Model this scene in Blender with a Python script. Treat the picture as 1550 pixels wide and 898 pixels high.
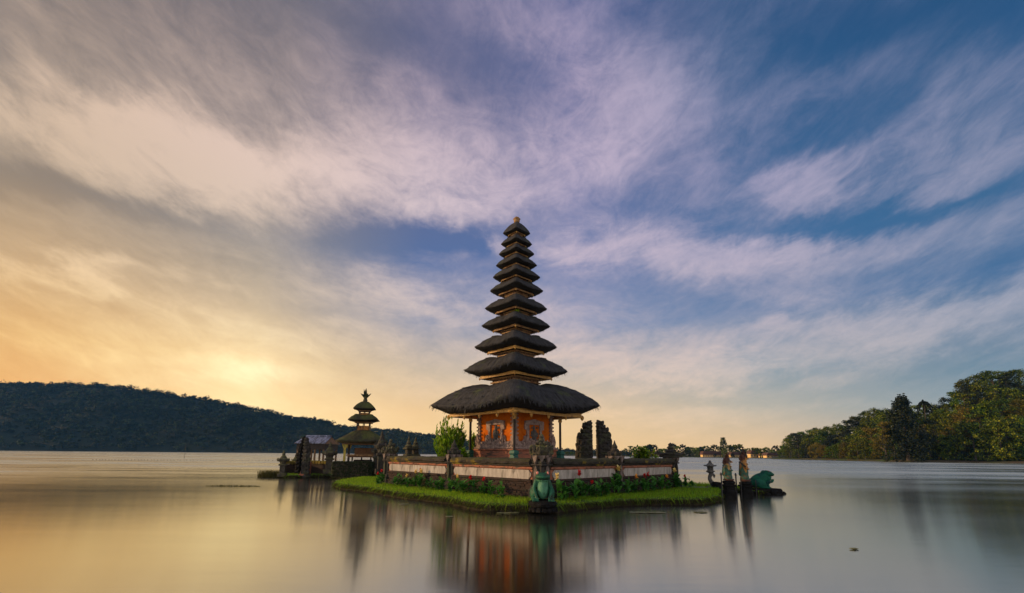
import bpy, math, random
import numpy as np
from mathutils import Vector, Matrix, Euler, noise as mnoise
from mathutils.geometry import tessellate_polygon
R = math.radians
random.seed(7)
RNG = np.random.default_rng(11)
scene = bpy.context.scene
for o in list(bpy.data.objects):
    bpy.data.objects.remove(o)
col = scene.collection

# ------------------------------------------------------------------ camera
EYE = 2.1
F, CX, CY = 690.0, 775.0, 578.0          # focal length and principal point in pixels of the 1550 x 898 photograph
PITCH, ROLL = R(9), R(0.5)
cam_data = bpy.data.cameras.new('camera')
cam = bpy.data.objects.new('camera', cam_data)
col.objects.link(cam)
cam.matrix_world = Matrix.Translation((0, 0, EYE)) @ Matrix.Rotation(R(90) + PITCH, 4, 'X') @ Matrix.Rotation(ROLL, 4, 'Z')
cam_data.sensor_width = 36
cam_data.lens = F / 1550 * 36
cam_data.shift_y = (CY - 449) / 1550
cam_data.clip_start = 0.1
cam_data.clip_end = 8000
scene.camera = cam
CM = (Matrix.Rotation(R(90) + PITCH, 3, 'X') @ Matrix.Rotation(ROLL, 3, 'Z'))

def ray(px, py):
    return (CM @ Vector(((px - CX) / F, (CY - py) / F, -1.0))).normalized()
def P(px, py, Y):                         # the point on a sight line at distance Y
    d = ray(px, py); return Vector((0, 0, EYE)) + d * (Y / d.y)
def G(px, py, z=0.0):                     # the point where a sight line meets height z
    d = ray(px, py); return Vector((0, 0, EYE)) + d * ((z - EYE) / d.z)
def X(px, Y, py=690):
    return P(px, py, Y).x
def zat(px, py, Y):
    return P(px, py, Y).z
def ppm(Y):                               # photo pixels per metre at distance Y
    return F / (Y * math.cos(PITCH))

# ------------------------------------------------------------------ sky, sun, exposure
def lin(c):
    return tuple(((v / 255) / 12.92 if v / 255 <= 0.04045 else ((v / 255 + 0.055) / 1.055) ** 2.4) for v in c)

SUN_AZ, SUN_EL = R(-86), R(13)            # azimuth from the view axis (negative = towards the hill), elevation
sun_dir = Vector((math.sin(SUN_AZ) * math.cos(SUN_EL), math.cos(SUN_AZ) * math.cos(SUN_EL), math.sin(SUN_EL)))

class NT:
    def __init__(s, tree): s.t = tree; s.n = tree.nodes; s.l = tree.links
    def new(s, kind, **kw):
        nd = s.n.new(kind)
        for k, v in kw.items(): setattr(nd, k, v)
        return nd
    def put(s, sock, v):
        if isinstance(v, bpy.types.NodeSocket): s.l.new(v, sock)
        elif v is not None: sock.default_value = v
    def m(s, op, a, b=None, c=None, clamp=False):
        nd = s.new('ShaderNodeMath', operation=op); nd.use_clamp = clamp
        s.put(nd.inputs[0], a)
        if b is not None: s.put(nd.inputs[1], b)
        if c is not None: s.put(nd.inputs[2], c)
        return nd.outputs[0]
    def mapr(s, v, a, b, c=0.0, d=1.0, smooth=False):
        nd = s.new('ShaderNodeMapRange'); nd.clamp = True
        if smooth: nd.interpolation_type = 'SMOOTHSTEP'
        s.put(nd.inputs[0], v)
        for i, q in enumerate((a, b, c, d)): nd.inputs[i + 1].default_value = q
        return nd.outputs[0]
    def ramp(s, fac, stops, mode='LINEAR'):
        nd = s.new('ShaderNodeValToRGB'); cr = nd.color_ramp; cr.interpolation = mode
        while len(cr.elements) < len(stops): cr.elements.new(0.5)
        for e, (p, c) in zip(cr.elements, stops):
            e.position = p; e.color = (*c[:3], 1)
        s.put(nd.inputs[0], fac); return nd.outputs[0]
    def mix(s, fac, a, b, mode='MIX'):
        nd = s.new('ShaderNodeMix', data_type='RGBA', blend_type=mode)
        s.put(nd.inputs[0], fac)
        s.put(nd.inputs[6], a if isinstance(a, bpy.types.NodeSocket) else (*a[:3], 1))
        s.put(nd.inputs[7], b if isinstance(b, bpy.types.NodeSocket) else (*b[:3], 1))
        return nd.outputs[2]
    def noise(s, vec, scale, detail=4, rough=0.55, dist=0.0):
        nd = s.new('ShaderNodeTexNoise')
        if vec is not None: s.l.new(vec, nd.inputs['Vector'])
        nd.inputs['Scale'].default_value = scale; nd.inputs['Detail'].default_value = detail
        nd.inputs['Roughness'].default_value = rough; nd.inputs['Distortion'].default_value = dist
        return nd.outputs['Fac']
    def mapping(s, vec, loc=(0, 0, 0), rot=(0, 0, 0), scale=(1, 1, 1), kind='POINT'):
        nd = s.new('ShaderNodeMapping'); nd.vector_type = kind
        s.l.new(vec, nd.inputs[0])
        nd.inputs[1].default_value = loc; nd.inputs[2].default_value = rot; nd.inputs[3].default_value = scale
        return nd.outputs[0]
    def comb(s, x, y, z=0.0):
        nd = s.new('ShaderNodeCombineXYZ')
        s.put(nd.inputs[0], x); s.put(nd.inputs[1], y); s.put(nd.inputs[2], z); return nd.outputs[0]

def az_el(px, py):
    d = ray(px, py); return math.degrees(math.atan2(d.x, d.y)), math.degrees(math.asin(d.z))

def build_sky():
    w = bpy.data.worlds.new('World'); scene.world = w; w.use_nodes = True
    w.node_tree.nodes.clear(); k = NT(w.node_tree)
    tc = k.new('ShaderNodeTexCoord').outputs['Generated']
    sp = k.new('ShaderNodeSeparateXYZ'); k.l.new(tc, sp.inputs[0])
    x, y, z = sp.outputs
    az = k.m('MULTIPLY', k.m('ARCTAN2', x, y), 180 / math.pi)
    el = k.m('MAXIMUM', k.m('MULTIPLY', k.m('ARCSINE', z), 180 / math.pi), 0.0)
    azn = k.mapr(az, -75, 75)
    AZ = [-75, -48, -30, -12, 8, 28, 48, 75]
    CLEAR = {0: [(225, 170, 105), (240, 184, 112), (250, 214, 150), (240, 204, 146), (230, 194, 140), (220, 186, 140), (170, 164, 154), (140, 140, 150)],
             5: [(220, 160, 90), (228, 166, 92), (246, 208, 144), (230, 194, 144), (216, 188, 148), (172, 168, 158), (112, 138, 156), (100, 120, 140)],
             10: [(205, 155, 98), (214, 164, 100), (224, 188, 132), (190, 174, 154), (170, 168, 166), (124, 146, 164), (78, 114, 144), (85, 110, 140)],
             16: [(180, 150, 110), (190, 156, 114), (184, 164, 138), (134, 142, 166), (120, 138, 174), (84, 118, 160), (64, 104, 148), (80, 110, 150)],
             23: [(150, 135, 115), (148, 132, 116), (138, 134, 134), (88, 112, 158), (88, 114, 164), (64, 106, 152), (54, 100, 142), (70, 100, 145)],
             31: [(120, 112, 108), (128, 118, 112), (128, 120, 122), (96, 106, 144), (80, 104, 154), (48, 94, 140), (40, 88, 132), (60, 90, 135)],
             41: [(100, 98, 105), (104, 100, 104), (110, 106, 114), (98, 102, 134), (74, 94, 142), (42, 84, 128), (30, 74, 118), (55, 80, 125)],
             52: [(90, 92, 105), (88, 90, 104), (92, 96, 116), (84, 92, 128), (64, 86, 134), (34, 72, 116), (26, 64, 108), (50, 75, 120)],
             75: [(95, 100, 125)] * 8}
    CLOUD = {0: [(235, 180, 110), (255, 206, 128), (255, 236, 182), (248, 214, 160), (238, 202, 154), (230, 194, 154), (190, 178, 166), (160, 155, 160)],
             5: [(240, 185, 105), (255, 208, 130), (255, 242, 196), (250, 218, 176), (242, 208, 174), (218, 196, 176), (166, 168, 172), (140, 145, 155)],
             10: [(230, 185, 120), (255, 218, 150), (255, 234, 184), (244, 214, 184), (230, 202, 184), (202, 188, 186), (166, 166, 180), (140, 145, 160)],
             16: [(215, 180, 140), (244, 210, 164), (240, 214, 180), (220, 200, 190), (214, 194, 194), (192, 180, 192), (162, 164, 184), (135, 140, 165)],
             23: [(195, 170, 140), (212, 186, 158), (220, 198, 178), (216, 198, 200), (208, 190, 202), (184, 174, 194), (156, 156, 180), (130, 135, 165)],
             31: [(180, 158, 138), (220, 192, 168), (228, 202, 188), (218, 198, 202), (204, 186, 204), (170, 162, 190), (142, 146, 174), (120, 125, 160)],
             41: [(160, 142, 130), (202, 174, 156), (204, 180, 172), (202, 180, 190), (192, 174, 196), (148, 150, 180), (122, 132, 166), (110, 118, 152)],
             52: [(130, 122, 122), (146, 132, 130), (152, 140, 148), (160, 148, 170), (154, 146, 178), (110, 122, 160), (90, 106, 148), (95, 105, 145)],
             75: [(130, 128, 145)] * 8}
    def grid(tab):
        out = None; prev = 0
        for e in sorted(tab):
            r = k.ramp(azn, [((a + 75) / 150, lin(c)) for a, c in zip(AZ, tab[e])], 'B_SPLINE' if False else 'LINEAR')
            out = r if out is None else k.mix(k.mapr(el, prev, e), out, r)
            prev = e
        return out
    clear, cloud = grid(CLEAR), grid(CLOUD)
    # cirrus: placed banks, edges pulled apart by noise
    v = k.m('MULTIPLY', k.m('LOGARITHM', k.m('ADD', k.m('MULTIPLY', el, 0.025), 1.0), math.e), 40.0)
    fwd = Vector((0, math.cos(R(20)), math.sin(R(20)))); upv = Vector((0, -math.sin(R(20)), math.cos(R(20))))
    def dot(vec):
        nd = k.new('ShaderNodeVectorMath', operation='DOT_PRODUCT'); k.l.new(tc, nd.inputs[0]); nd.inputs[1].default_value = vec; return nd.outputs['Value']
    st = k.m('DIVIDE', 114.6, k.m('ADD', dot(fwd), 1.02))           # stereographic: no pinching towards the zenith
    sx = k.m('MULTIPLY', x, st)
    v = k.m('SUBTRACT', v, k.m('MULTIPLY', k.m('MULTIPLY', sx, sx), 0.0022))
    ae = k.comb(sx, v)
    aeflat = k.comb(az, el)
    def offset(n, amp): return k.m('MULTIPLY', k.m('SUBTRACT', n, 0.5), amp)
    wv = k.mapping(ae, scale=(0.06, 0.15, 1))
    w1 = k.noise(wv, 1.0, 6, 0.62); w2 = k.noise(k.mapping(wv, loc=(7.3, 3.1, 0)), 1.0, 6, 0.62)
    pos = k.new('ShaderNodeVectorMath', operation='ADD'); k.l.new(aeflat, pos.inputs[0])
    k.l.new(k.comb(offset(w1, 24), offset(w2, 13)), pos.inputs[1]); pos = pos.outputs[0]
    BANKS = [(120, 190, 400, 95, 16, 1.0), (430, 265, 420, 75, 9, 1.0), (760, 250, 300, 85, -3, .75), (960, 190, 260, 120, 14, .65),
             (880, 70, 260, 100, 20, .6), (330, 110, 420, 110, 14, .30), (560, 190, 200, 80, -30, .4),
             (1235, 272, 95, 34, -22, .85), (1440, 190, 250, 95, -24, .75), (1500, 240, 220, 70, -12, .45), (1240, 130, 170, 40, -25, .3),
             (1060, 385, 280, 44, 3, .85), (900, 380, 170, 50, 8, .5), (1180, 365, 130, 28, 4, .5), (1360, 495, 340, 46, -7, .95), (930, 545, 260, 50, 4, .8),
             (1100, 560, 250, 26, -4, .5), (1440, 355, 210, 40, -10, .55), (738, 360, 36, 26, 0, .8), (640, 465, 230, 28, 9, .6),
             (420, 500, 420, 34, 7, .45), (150, 425, 330, 22, 3, .6), (120, 520, 330, 40, 6, .4), (370, 565, 150, 40, 0, .7), (1000, 620, 330, 14, 0, .4),
             (1250, 440, 220, 26, -4, .4), (700, 590, 240, 24, 5, .3), (820, 470, 150, 40, 4, .4)]
    GAPS = [(640, 362, 170, 44, -8, .9), (110, 300, 300, 34, 5, .6), (1330, 318, 260, 26, -8, .6), (1270, 200, 150, 40, -20, .4), (1380, 40, 300, 90, -8, .5),
            (1480, 430, 160, 30, -6, .4), (620, 60, 240, 80, 10, .4)]
    tot = None
    for sgn, lst in ((1, BANKS), (-1, GAPS)):
        for cx, cy, rx, ry, rot, amp in lst:
            a0, e0 = az_el(cx, cy); a1, e1 = az_el(cx + 10, cy); a2, e2 = az_el(cx, cy - 10)
            mp = k.mapping(pos, loc=(a0, e0, 0), rot=(0, 0, R(-rot) + math.atan2(e1 - e0, a1 - a0)), scale=(rx * 1.25 * math.hypot(a1 - a0, e1 - e0) / 10, ry * 1.3 * abs(e2 - e0) / 10, 1), kind='TEXTURE')
            gr = k.new('ShaderNodeTexGradient', gradient_type='SPHERICAL'); k.l.new(mp, gr.inputs[0])
            g = k.m('MULTIPLY', k.mapr(gr.outputs['Fac'], 0, 1, 0, 1, True), amp * sgn)
            tot = g if tot is None else k.m('ADD', tot, g)
    f1 = k.noise(k.mapping(ae, scale=(0.055, 0.20, 1), rot=(0, 0, R(3))), 1.0, 9, 0.62, 0.8)
    f2 = k.noise(k.mapping(ae, scale=(0.12, 0.34, 1), rot=(0, 0, R(5)), loc=(4, 9, 0)), 1.0, 9, 0.68, 1.2)
    f3 = k.noise(k.mapping(ae, scale=(0.30, 0.62, 1), rot=(0, 0, R(-14)), loc=(2, 5, 0)), 1.0, 8, 0.72, 1.6)
    fine = k.m('ADD', k.m('ADD', k.m('MULTIPLY', f1, 0.42), k.m('MULTIPLY', f2, 0.34)), k.m('MULTIPLY', f3, 0.24))
    mask = k.m('ADD', k.m('MULTIPLY', tot, k.mapr(fine, 0.34, 0.64, 0.40, 1.0)), k.m('MULTIPLY', k.m('SUBTRACT', fine, 0.47), 1.75))
    mask = k.mapr(mask, -0.38, 1.16, 0, 0.97, True)
    sky = k.mix(mask, clear, cloud)
    low = k.mapr(el, 3, 24, 1, 0, True); sky = k.mix(low, sky, k.mix(1.0, sky, (1.17, 1.13, 1.04), 'MULTIPLY'))
    sd = ray(368, 572); dt = k.new('ShaderNodeVectorMath', operation='DOT_PRODUCT'); k.l.new(tc, dt.inputs[0]); dt.inputs[1].default_value = sd
    dp = k.m('MAXIMUM', dt.outputs['Value'], 0.0)
    glow = k.m('ADD', k.m('MULTIPLY', k.m('POWER', dp, 60.0), 0.07), k.m('MULTIPLY', k.m('POWER', dp, 420.0), 0.12))
    gl = k.new('ShaderNodeMix', data_type='RGBA', blend_type='ADD'); k.l.new(glow, gl.inputs[0]); k.l.new(sky, gl.inputs[6]); gl.inputs[7].default_value = (1.0, 0.82, 0.52, 1); sky = gl.outputs[2]
    # the half of the sky behind the camera: unseen, brightened as fill for the front faces
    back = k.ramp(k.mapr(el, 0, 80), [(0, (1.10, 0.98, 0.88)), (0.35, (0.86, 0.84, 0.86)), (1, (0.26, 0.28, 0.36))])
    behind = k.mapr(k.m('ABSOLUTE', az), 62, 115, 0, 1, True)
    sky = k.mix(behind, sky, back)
    ns = k.new('ShaderNodeTexSky'); ns.sky_type = 'NISHITA'; ns.sun_disc = False
    ns.sun_elevation = SUN_EL; ns.sun_rotation = SUN_AZ
    addn = k.mix(0.003, sky, ns.outputs[0], 'ADD')
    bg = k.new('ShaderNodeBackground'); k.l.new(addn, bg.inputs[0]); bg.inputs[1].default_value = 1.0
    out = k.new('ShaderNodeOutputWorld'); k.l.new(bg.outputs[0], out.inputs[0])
build_sky()

sun_data = bpy.data.lights.new('sun', 'SUN'); sun = bpy.data.objects.new('sun', sun_data); col.objects.link(sun)
sun_data.energy = 4.0; sun_data.angle = R(0.8); sun_data.color = (1.0, 0.66, 0.33)
sun.rotation_euler = sun_dir.to_track_quat('Z', 'Y').to_euler()
scene.view_settings.view_transform = 'Standard'; scene.view_settings.look = 'None'
scene.view_settings.exposure = 0.0; scene.view_settings.gamma = 1.0
scene.render.engine = 'CYCLES'
scene.cycles.max_bounces = 6; scene.cycles.diffuse_bounces = 3; scene.cycles.glossy_bounces = 3
scene.cycles.transmission_bounces = 2; scene.cycles.volume_bounces = 0

# ------------------------------------------------------------------ materials
def mat(name, c1, c2, scale=4.0, rough=0.85, bump=0.25, c3=None, s3=1.3, t3=(0.52, 0.62), stretch=(1, 1, 1), detail=6, metal=0.0, up=None, spec=0.3, bscale=None):
    """c1..c2 by fine noise, c3 in broad stains, up = colour that settles on faces turned upwards."""
    m = bpy.data.materials.new(name); m.use_nodes = True
    k = NT(m.node_tree); b = m.node_tree.nodes['Principled BSDF']
    tc = k.new('ShaderNodeTexCoord').outputs['Object']
    v = k.mapping(tc, scale=stretch)
    n = k.noise(v, scale, detail, 0.62)
    c = k.ramp(k.mapr(n, 0.3, 0.7), [(0, c1), (1, c2)])
    if c3: c = k.mix(k.mapr(k.noise(v, s3, 5, 0.65, 0.4), *t3), c, c3)
    if up:
        g = k.new('ShaderNodeNewGeometry'); sp = k.new('ShaderNodeSeparateXYZ'); k.l.new(g.outputs['Normal'], sp.inputs[0])
        f = k.m('MULTIPLY', k.mapr(sp.outputs[2], 0.2, 0.75), k.mapr(k.noise(v, scale * 0.6, 5, 0.7), 0.36, 0.55))
        c = k.mix(f, c, up)
    k.l.new(c, b.inputs['Base Color'])
    b.inputs['Roughness'].default_value = rough; b.inputs['Metallic'].default_value = metal
    b.inputs['Specular IOR Level'].default_value = spec
    if bump:
        bp = k.new('ShaderNodeBump'); bp.inputs['Strength'].default_value = bump; bp.inputs['Distance'].default_value = 0.05
        k.l.new(k.noise(v, bscale or scale * 2.2, 8, 0.7), bp.inputs['Height']); k.l.new(bp.outputs[0], b.inputs['Normal'])
    return m

def leafmat(name, stops, rough=0.6, trans=0.35, hue=0.0):
    m = bpy.data.materials.new(name); m.use_nodes = True
    k = NT(m.node_tree); b = m.node_tree.nodes['Principled BSDF']; out = m.node_tree.nodes['Material Output']
    g = k.new('ShaderNodeNewGeometry'); oi = k.new('ShaderNodeObjectInfo')
    c = k.ramp(g.outputs['Random Per Island'], [(i / max(1, len(stops) - 1), s) for i, s in enumerate(stops)])
    if hue:
        hs = k.new('ShaderNodeHueSaturation'); k.l.new(c, hs.inputs['Color'])
        k.l.new(k.mapr(oi.outputs['Random'], 0, 1, 0.5 - hue, 0.5 + hue * 0.6), hs.inputs['Hue'])
        k.l.new(k.mapr(k.m('FRACT', k.m('MULTIPLY', oi.outputs['Random'], 7.13)), 0, 1, 0.6, 1.35), hs.inputs['Value'])
        c = hs.outputs[0]
    k.l.new(c, b.inputs['Base Color']); b.inputs['Roughness'].default_value = rough; b.inputs['Specular IOR Level'].default_value = 0.25
    tr = k.new('ShaderNodeBsdfTranslucent'); k.l.new(c, tr.inputs[0])
    mx = k.new('ShaderNodeMixShader'); mx.inputs[0].default_value = trans
    k.l.new(b.outputs[0], mx.inputs[1]); k.l.new(tr.outputs[0], mx.inputs[2]); k.l.new(mx.outputs[0], out.inputs[0])
    return m

def thatchmat(name, c1, c2, moss, amount):
    m = bpy.data.materials.new(name); m.use_nodes = True
    k = NT(m.node_tree); b = m.node_tree.nodes['Principled BSDF']
    tc = k.new('ShaderNodeTexCoord')
    v = k.mapping(tc.outputs['UV'], scale=(5, 1.1, 1))
    n = k.noise(v, 1.0, 6, 0.7); n2 = k.noise(k.mapping(tc.outputs['UV'], scale=(15, 2.2, 1)), 1.0, 4, 0.7)
    c = k.ramp(k.mapr(k.m('ADD', k.m('MULTIPLY', n, 0.6), k.m('MULTIPLY', n2, 0.4)), 0.33, 0.66), [(0, c1), (1, c2)])
    big = k.noise(tc.outputs['Object'], 0.9, 6, 0.7)
    g = k.new('ShaderNodeNewGeometry'); sp = k.new('ShaderNodeSeparateXYZ'); k.l.new(g.outputs['Normal'], sp.inputs[0])
    f = k.m('MULTIPLY', k.mapr(big, 0.60 - amount, 0.72 - amount), k.mapr(sp.outputs[2], 0.0, 0.6))
    c = k.mix(k.m('MULTIPLY', f, k.mapr(n, 0.3, 0.6, 0.2, 0.9)), c, moss)
    k.l.new(c, b.inputs['Base Color']); b.inputs['Roughness'].default_value = 0.9; b.inputs['Specular IOR Level'].default_value = 0.25
    bp = k.new('ShaderNodeBump'); bp.inputs['Strength'].default_value = 0.7; bp.inputs['Distance'].default_value = 0.06
    k.l.new(k.m('ADD', n, n2), bp.inputs['Height']); k.l.new(bp.outputs[0], b.inputs['Normal'])
    return m

MOSS = (0.075, 0.085, 0.018)
M = dict(
    thatch=thatchmat('black_palm_thatch', (0.005, 0.0048, 0.0055), (0.046, 0.045, 0.050), (0.06, 0.075, 0.022), 0.04),
    thatch_old=thatchmat('mossy_thatch', (0.014, 0.013, 0.009), (0.06, 0.054, 0.032), (0.075, 0.085, 0.02), 0.16),
    thatch_ends=mat('trimmed_black_thatch', (0.004, 0.004, 0.005), (0.016, 0.014, 0.014), 12, 0.95, 0.6, stretch=(1, 1, 3)),
    thatch_under=mat('brown_thatch_ends', (0.03, 0.022, 0.014), (0.08, 0.06, 0.03), 12, 0.95, 0.6, stretch=(1, 1, 3)),
    gold=mat('gilded_wood', (0.30, 0.155, 0.04), (0.58, 0.33, 0.085), 9, 0.5, 0.4, (0.20, 0.10, 0.04), 3.0, (0.55, 0.68)),
    neckwood=mat('worn_neck_boards', (0.10, 0.055, 0.03), (0.26, 0.15, 0.08), 10, 0.7, 0.4, (0.05, 0.025, 0.02), 5.0, (0.5, 0.62)),
    gold_dull=mat('worn_gilding', (0.18, 0.095, 0.04), (0.38, 0.22, 0.08), 14, 0.6, 0.5, (0.14, 0.06, 0.03), 5.0, (0.45, 0.62)),
    orange=mat('orange_plaster', (0.38, 0.085, 0.007), (0.55, 0.14, 0.014), 2.2, 0.95, 0.12, (0.36, 0.06, 0.004), 2.4, (0.50, 0.68), spec=0.04),
    carved=mat('pinkish_carved_stone', (0.15, 0.10, 0.085), (0.38, 0.28, 0.245), 5, 0.9, 0.8, (0.12, 0.09, 0.08), 2.4, (0.55, 0.68)),
    carved_old=mat('weathered_carved_stone', (0.05, 0.036, 0.03), (0.22, 0.165, 0.145), 6, 0.9, 0.8, (0.05, 0.045, 0.035), 2.4, (0.5, 0.64)),
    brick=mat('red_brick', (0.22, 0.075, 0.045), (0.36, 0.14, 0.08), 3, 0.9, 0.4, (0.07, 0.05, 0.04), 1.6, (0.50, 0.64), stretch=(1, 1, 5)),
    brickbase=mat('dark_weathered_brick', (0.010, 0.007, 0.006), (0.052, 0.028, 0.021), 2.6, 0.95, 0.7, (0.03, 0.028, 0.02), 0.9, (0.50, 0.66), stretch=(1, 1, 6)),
    panel=mat('pale_stone_panel', (0.20, 0.175, 0.155), (0.44, 0.39, 0.35), 2.6, 0.9, 0.35, (0.08, 0.068, 0.055), 2.2, (0.54, 0.70), stretch=(2.0, 2.0, 0.5)),
    coping=mat('mossy_dark_coping', (0.008, 0.007, 0.006), (0.048, 0.038, 0.030), 3.5, 0.95, 0.9, (0.18, 0.125, 0.010), 1.0, (0.54, 0.66), up=(0.035, 0.034, 0.010)),
    darkstone=mat('dark_volcanic_stone', (0.010, 0.009, 0.009), (0.055, 0.047, 0.042), 6, 0.92, 0.9, (0.055, 0.06, 0.03), 2.0, (0.5, 0.68)),
    mossstone=mat('mossy_volcanic_stone', (0.016, 0.015, 0.012), (0.085, 0.072, 0.056), 6, 0.92, 0.9, (0.085, 0.085, 0.035), 1.8, (0.5, 0.66), up=(0.09, 0.09, 0.03)),
    greystone=mat('grey_stone', (0.045, 0.043, 0.042), (0.13, 0.122, 0.115), 6, 0.9, 0.6, (0.06, 0.06, 0.05), 3.0, (0.55, 0.7)),
    black=mat('wet_black_stone', (0.003, 0.003, 0.0035), (0.014, 0.013, 0.013), 5, 0.85, 0.6, spec=0.08),
    darkwood=mat('dark_timber', (0.016, 0.012, 0.011), (0.05, 0.035, 0.028), 5, 0.7, 0.4, stretch=(4, 4, 0.5)),
    wood=mat('brown_timber', (0.10, 0.055, 0.03), (0.22, 0.12, 0.06), 5, 0.75, 0.4, stretch=(4, 4, 0.6)),
    yellowpaint=mat('yellowed_paint', (0.30, 0.22, 0.04), (0.46, 0.36, 0.07), 5, 0.75, 0.3, (0.16, 0.16, 0.04), 3, (0.5, 0.65)),
    teal=mat('teal_paint', (0.012, 0.06, 0.05), (0.026, 0.12, 0.092), 5, 0.6, 0.3, (0.03, 0.10, 0.08), 3, (0.55, 0.7)),
    frog=mat('green_frog_paint', (0.005, 0.048, 0.026), (0.022, 0.115, 0.062), 5, 0.5, 0.5, (0.02, 0.04, 0.022), 3.4, (0.50, 0.62), spec=0.2),
    frogbelly=mat('pale_green_paint', (0.032, 0.14, 0.078), (0.085, 0.23, 0.135), 5, 0.55, 0.5, (0.03, 0.10, 0.055), 3.2, (0.50, 0.64), stretch=(3, 3, 1)),
    frogteal=mat('dark_teal_frog_paint', (0.002, 0.042, 0.026), (0.005, 0.088, 0.052), 4, 0.7, 0.5, (0.003, 0.024, 0.03), 2.6, (0.5, 0.64), spec=0.15),
    pink=mat('pink_paint', (0.45, 0.14, 0.12), (0.6, 0.22, 0.18), 8, 0.5, 0.1),
    statuegold=mat('ochre_statue_paint', (0.22, 0.09, 0.022), (0.42, 0.19, 0.04), 9, 0.6, 0.5, (0.09, 0.035, 0.02), 5, (0.5, 0.62)),
    statuemix=mat('many_coloured_statue_paint', (0.06, 0.09, 0.03), (0.34, 0.17, 0.04), 9, 0.6, 0.5, (0.03, 0.10, 0.22), 6, (0.52, 0.6)),
    statueteal=mat('sea_green_statue_paint', (0.012, 0.05, 0.036), (0.035, 0.11, 0.075), 7, 0.6, 0.5, (0.16, 0.06, 0.02), 5, (0.52, 0.62)),
    redpaint=mat('rust_red_paint', (0.022, 0.008, 0.006), (0.075, 0.024, 0.014), 8, 0.6, 0.5),
    tin=mat('weathered_roof_sheet', (0.06, 0.07, 0.11), (0.40, 0.43, 0.60), 4, 0.45, 0.2, (0.05, 0.055, 0.08), 1.6, (0.46, 0.58), metal=0.4, stretch=(3, 1, 1)),
    iron=mat('black_iron', (0.012, 0.012, 0.014), (0.035, 0.033, 0.035), 10, 0.5, 0.1),
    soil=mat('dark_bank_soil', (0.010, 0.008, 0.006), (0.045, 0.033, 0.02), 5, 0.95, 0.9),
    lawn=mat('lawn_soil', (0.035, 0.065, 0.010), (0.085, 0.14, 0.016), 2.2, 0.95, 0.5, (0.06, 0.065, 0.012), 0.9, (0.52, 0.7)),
    drygrass=leafmat('dry_grass_blades', [(0.10, 0.10, 0.014), (0.20, 0.18, 0.02), (0.28, 0.22, 0.03)], 0.7, 0.4),
    grass=leafmat('grass_blades', [(0.08, 0.18, 0.006), (0.14, 0.30, 0.008), (0.22, 0.40, 0.010), (0.30, 0.40, 0.02)], 0.7, 0.45),
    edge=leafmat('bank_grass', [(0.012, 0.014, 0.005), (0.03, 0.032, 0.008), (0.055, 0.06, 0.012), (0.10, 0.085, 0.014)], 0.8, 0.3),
    reed=leafmat('reed_blades', [(0.05, 0.045, 0.012), (0.08, 0.07, 0.015), (0.04, 0.05, 0.012)], 0.8, 0.3),
    leaf=leafmat('broad_leaves', [(0.005, 0.015, 0.002), (0.013, 0.034, 0.002), (0.035, 0.075, 0.003), (0.10, 0.16, 0.005), (0.26, 0.27, 0.008)], 0.6, 0.35, 0.035),
    needle=leafmat('dark_conifer_leaves', [(0.006, 0.012, 0.005), (0.012, 0.021, 0.007), (0.03, 0.036, 0.008)], 0.65, 0.25, 0.02),
    goldleaf=leafmat('yellowing_leaves', [(0.04, 0.04, 0.004), (0.10, 0.085, 0.006), (0.22, 0.16, 0.012)], 0.6, 0.35, 0.02),
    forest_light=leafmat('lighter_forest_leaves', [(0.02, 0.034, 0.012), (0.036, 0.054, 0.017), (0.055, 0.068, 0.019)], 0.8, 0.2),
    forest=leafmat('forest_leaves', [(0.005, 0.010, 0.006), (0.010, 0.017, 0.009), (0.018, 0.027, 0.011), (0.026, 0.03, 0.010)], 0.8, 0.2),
    hedge=leafmat('hedge_leaves', [(0.008, 0.013, 0.006), (0.018, 0.028, 0.010), (0.03, 0.04, 0.012)], 0.7, 0.25),
    bamboo=leafmat('upright_shrub_leaves', [(0.04, 0.11, 0.008), (0.12, 0.25, 0.012), (0.24, 0.38, 0.02), (0.36, 0.44, 0.03)], 0.6, 0.5),
    canna=leafmat('canna_leaves', [(0.015, 0.07, 0.012), (0.035, 0.14, 0.018), (0.08, 0.22, 0.03)], 0.45, 0.3),
    yellow=leafmat('yellow_petals', [(0.75, 0.55, 0.16), (0.85, 0.68, 0.28)], 0.6, 0.35),
    amber=leafmat('orange_petals', [(0.75, 0.32, 0.03), (0.85, 0.42, 0.05)], 0.6, 0.35),
    red=leafmat('red_petals', [(0.45, 0.012, 0.012), (0.65, 0.03, 0.025)], 0.6, 0.35),
    bark=mat('bark', (0.03, 0.024, 0.018), (0.09, 0.07, 0.05), 3, 0.95, 0.7, stretch=(3, 3, 0.6)),
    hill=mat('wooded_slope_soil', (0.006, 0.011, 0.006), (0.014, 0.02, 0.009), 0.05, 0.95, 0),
    shore=mat('shore_earth', (0.04, 0.03, 0.016), (0.10, 0.07, 0.035), 0.3, 0.95, 0, (0.04, 0.06, 0.015), 0.06, (0.45, 0.6)),
    houseroof=mat('brown_roof_tiles', (0.05, 0.025, 0.02), (0.10, 0.05, 0.035), 1.0, 0.9, 0.2),
    housewall=mat('warm_house_wall', (0.55, 0.36, 0.15), (0.70, 0.48, 0.22), 0.5, 0.9, 0),
    glass=mat('dark_window', (0.02, 0.025, 0.03), (0.04, 0.045, 0.05), 1, 0.2, 0),
    paving=mat('courtyard_paving', (0.10, 0.085, 0.075), (0.2, 0.17, 0.15), 2, 0.9, 0.3),
    floatleaf=mat('floating_leaf', (0.07, 0.075, 0.03), (0.15, 0.15, 0.075), 6, 0.6, 0.1),
)

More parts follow.
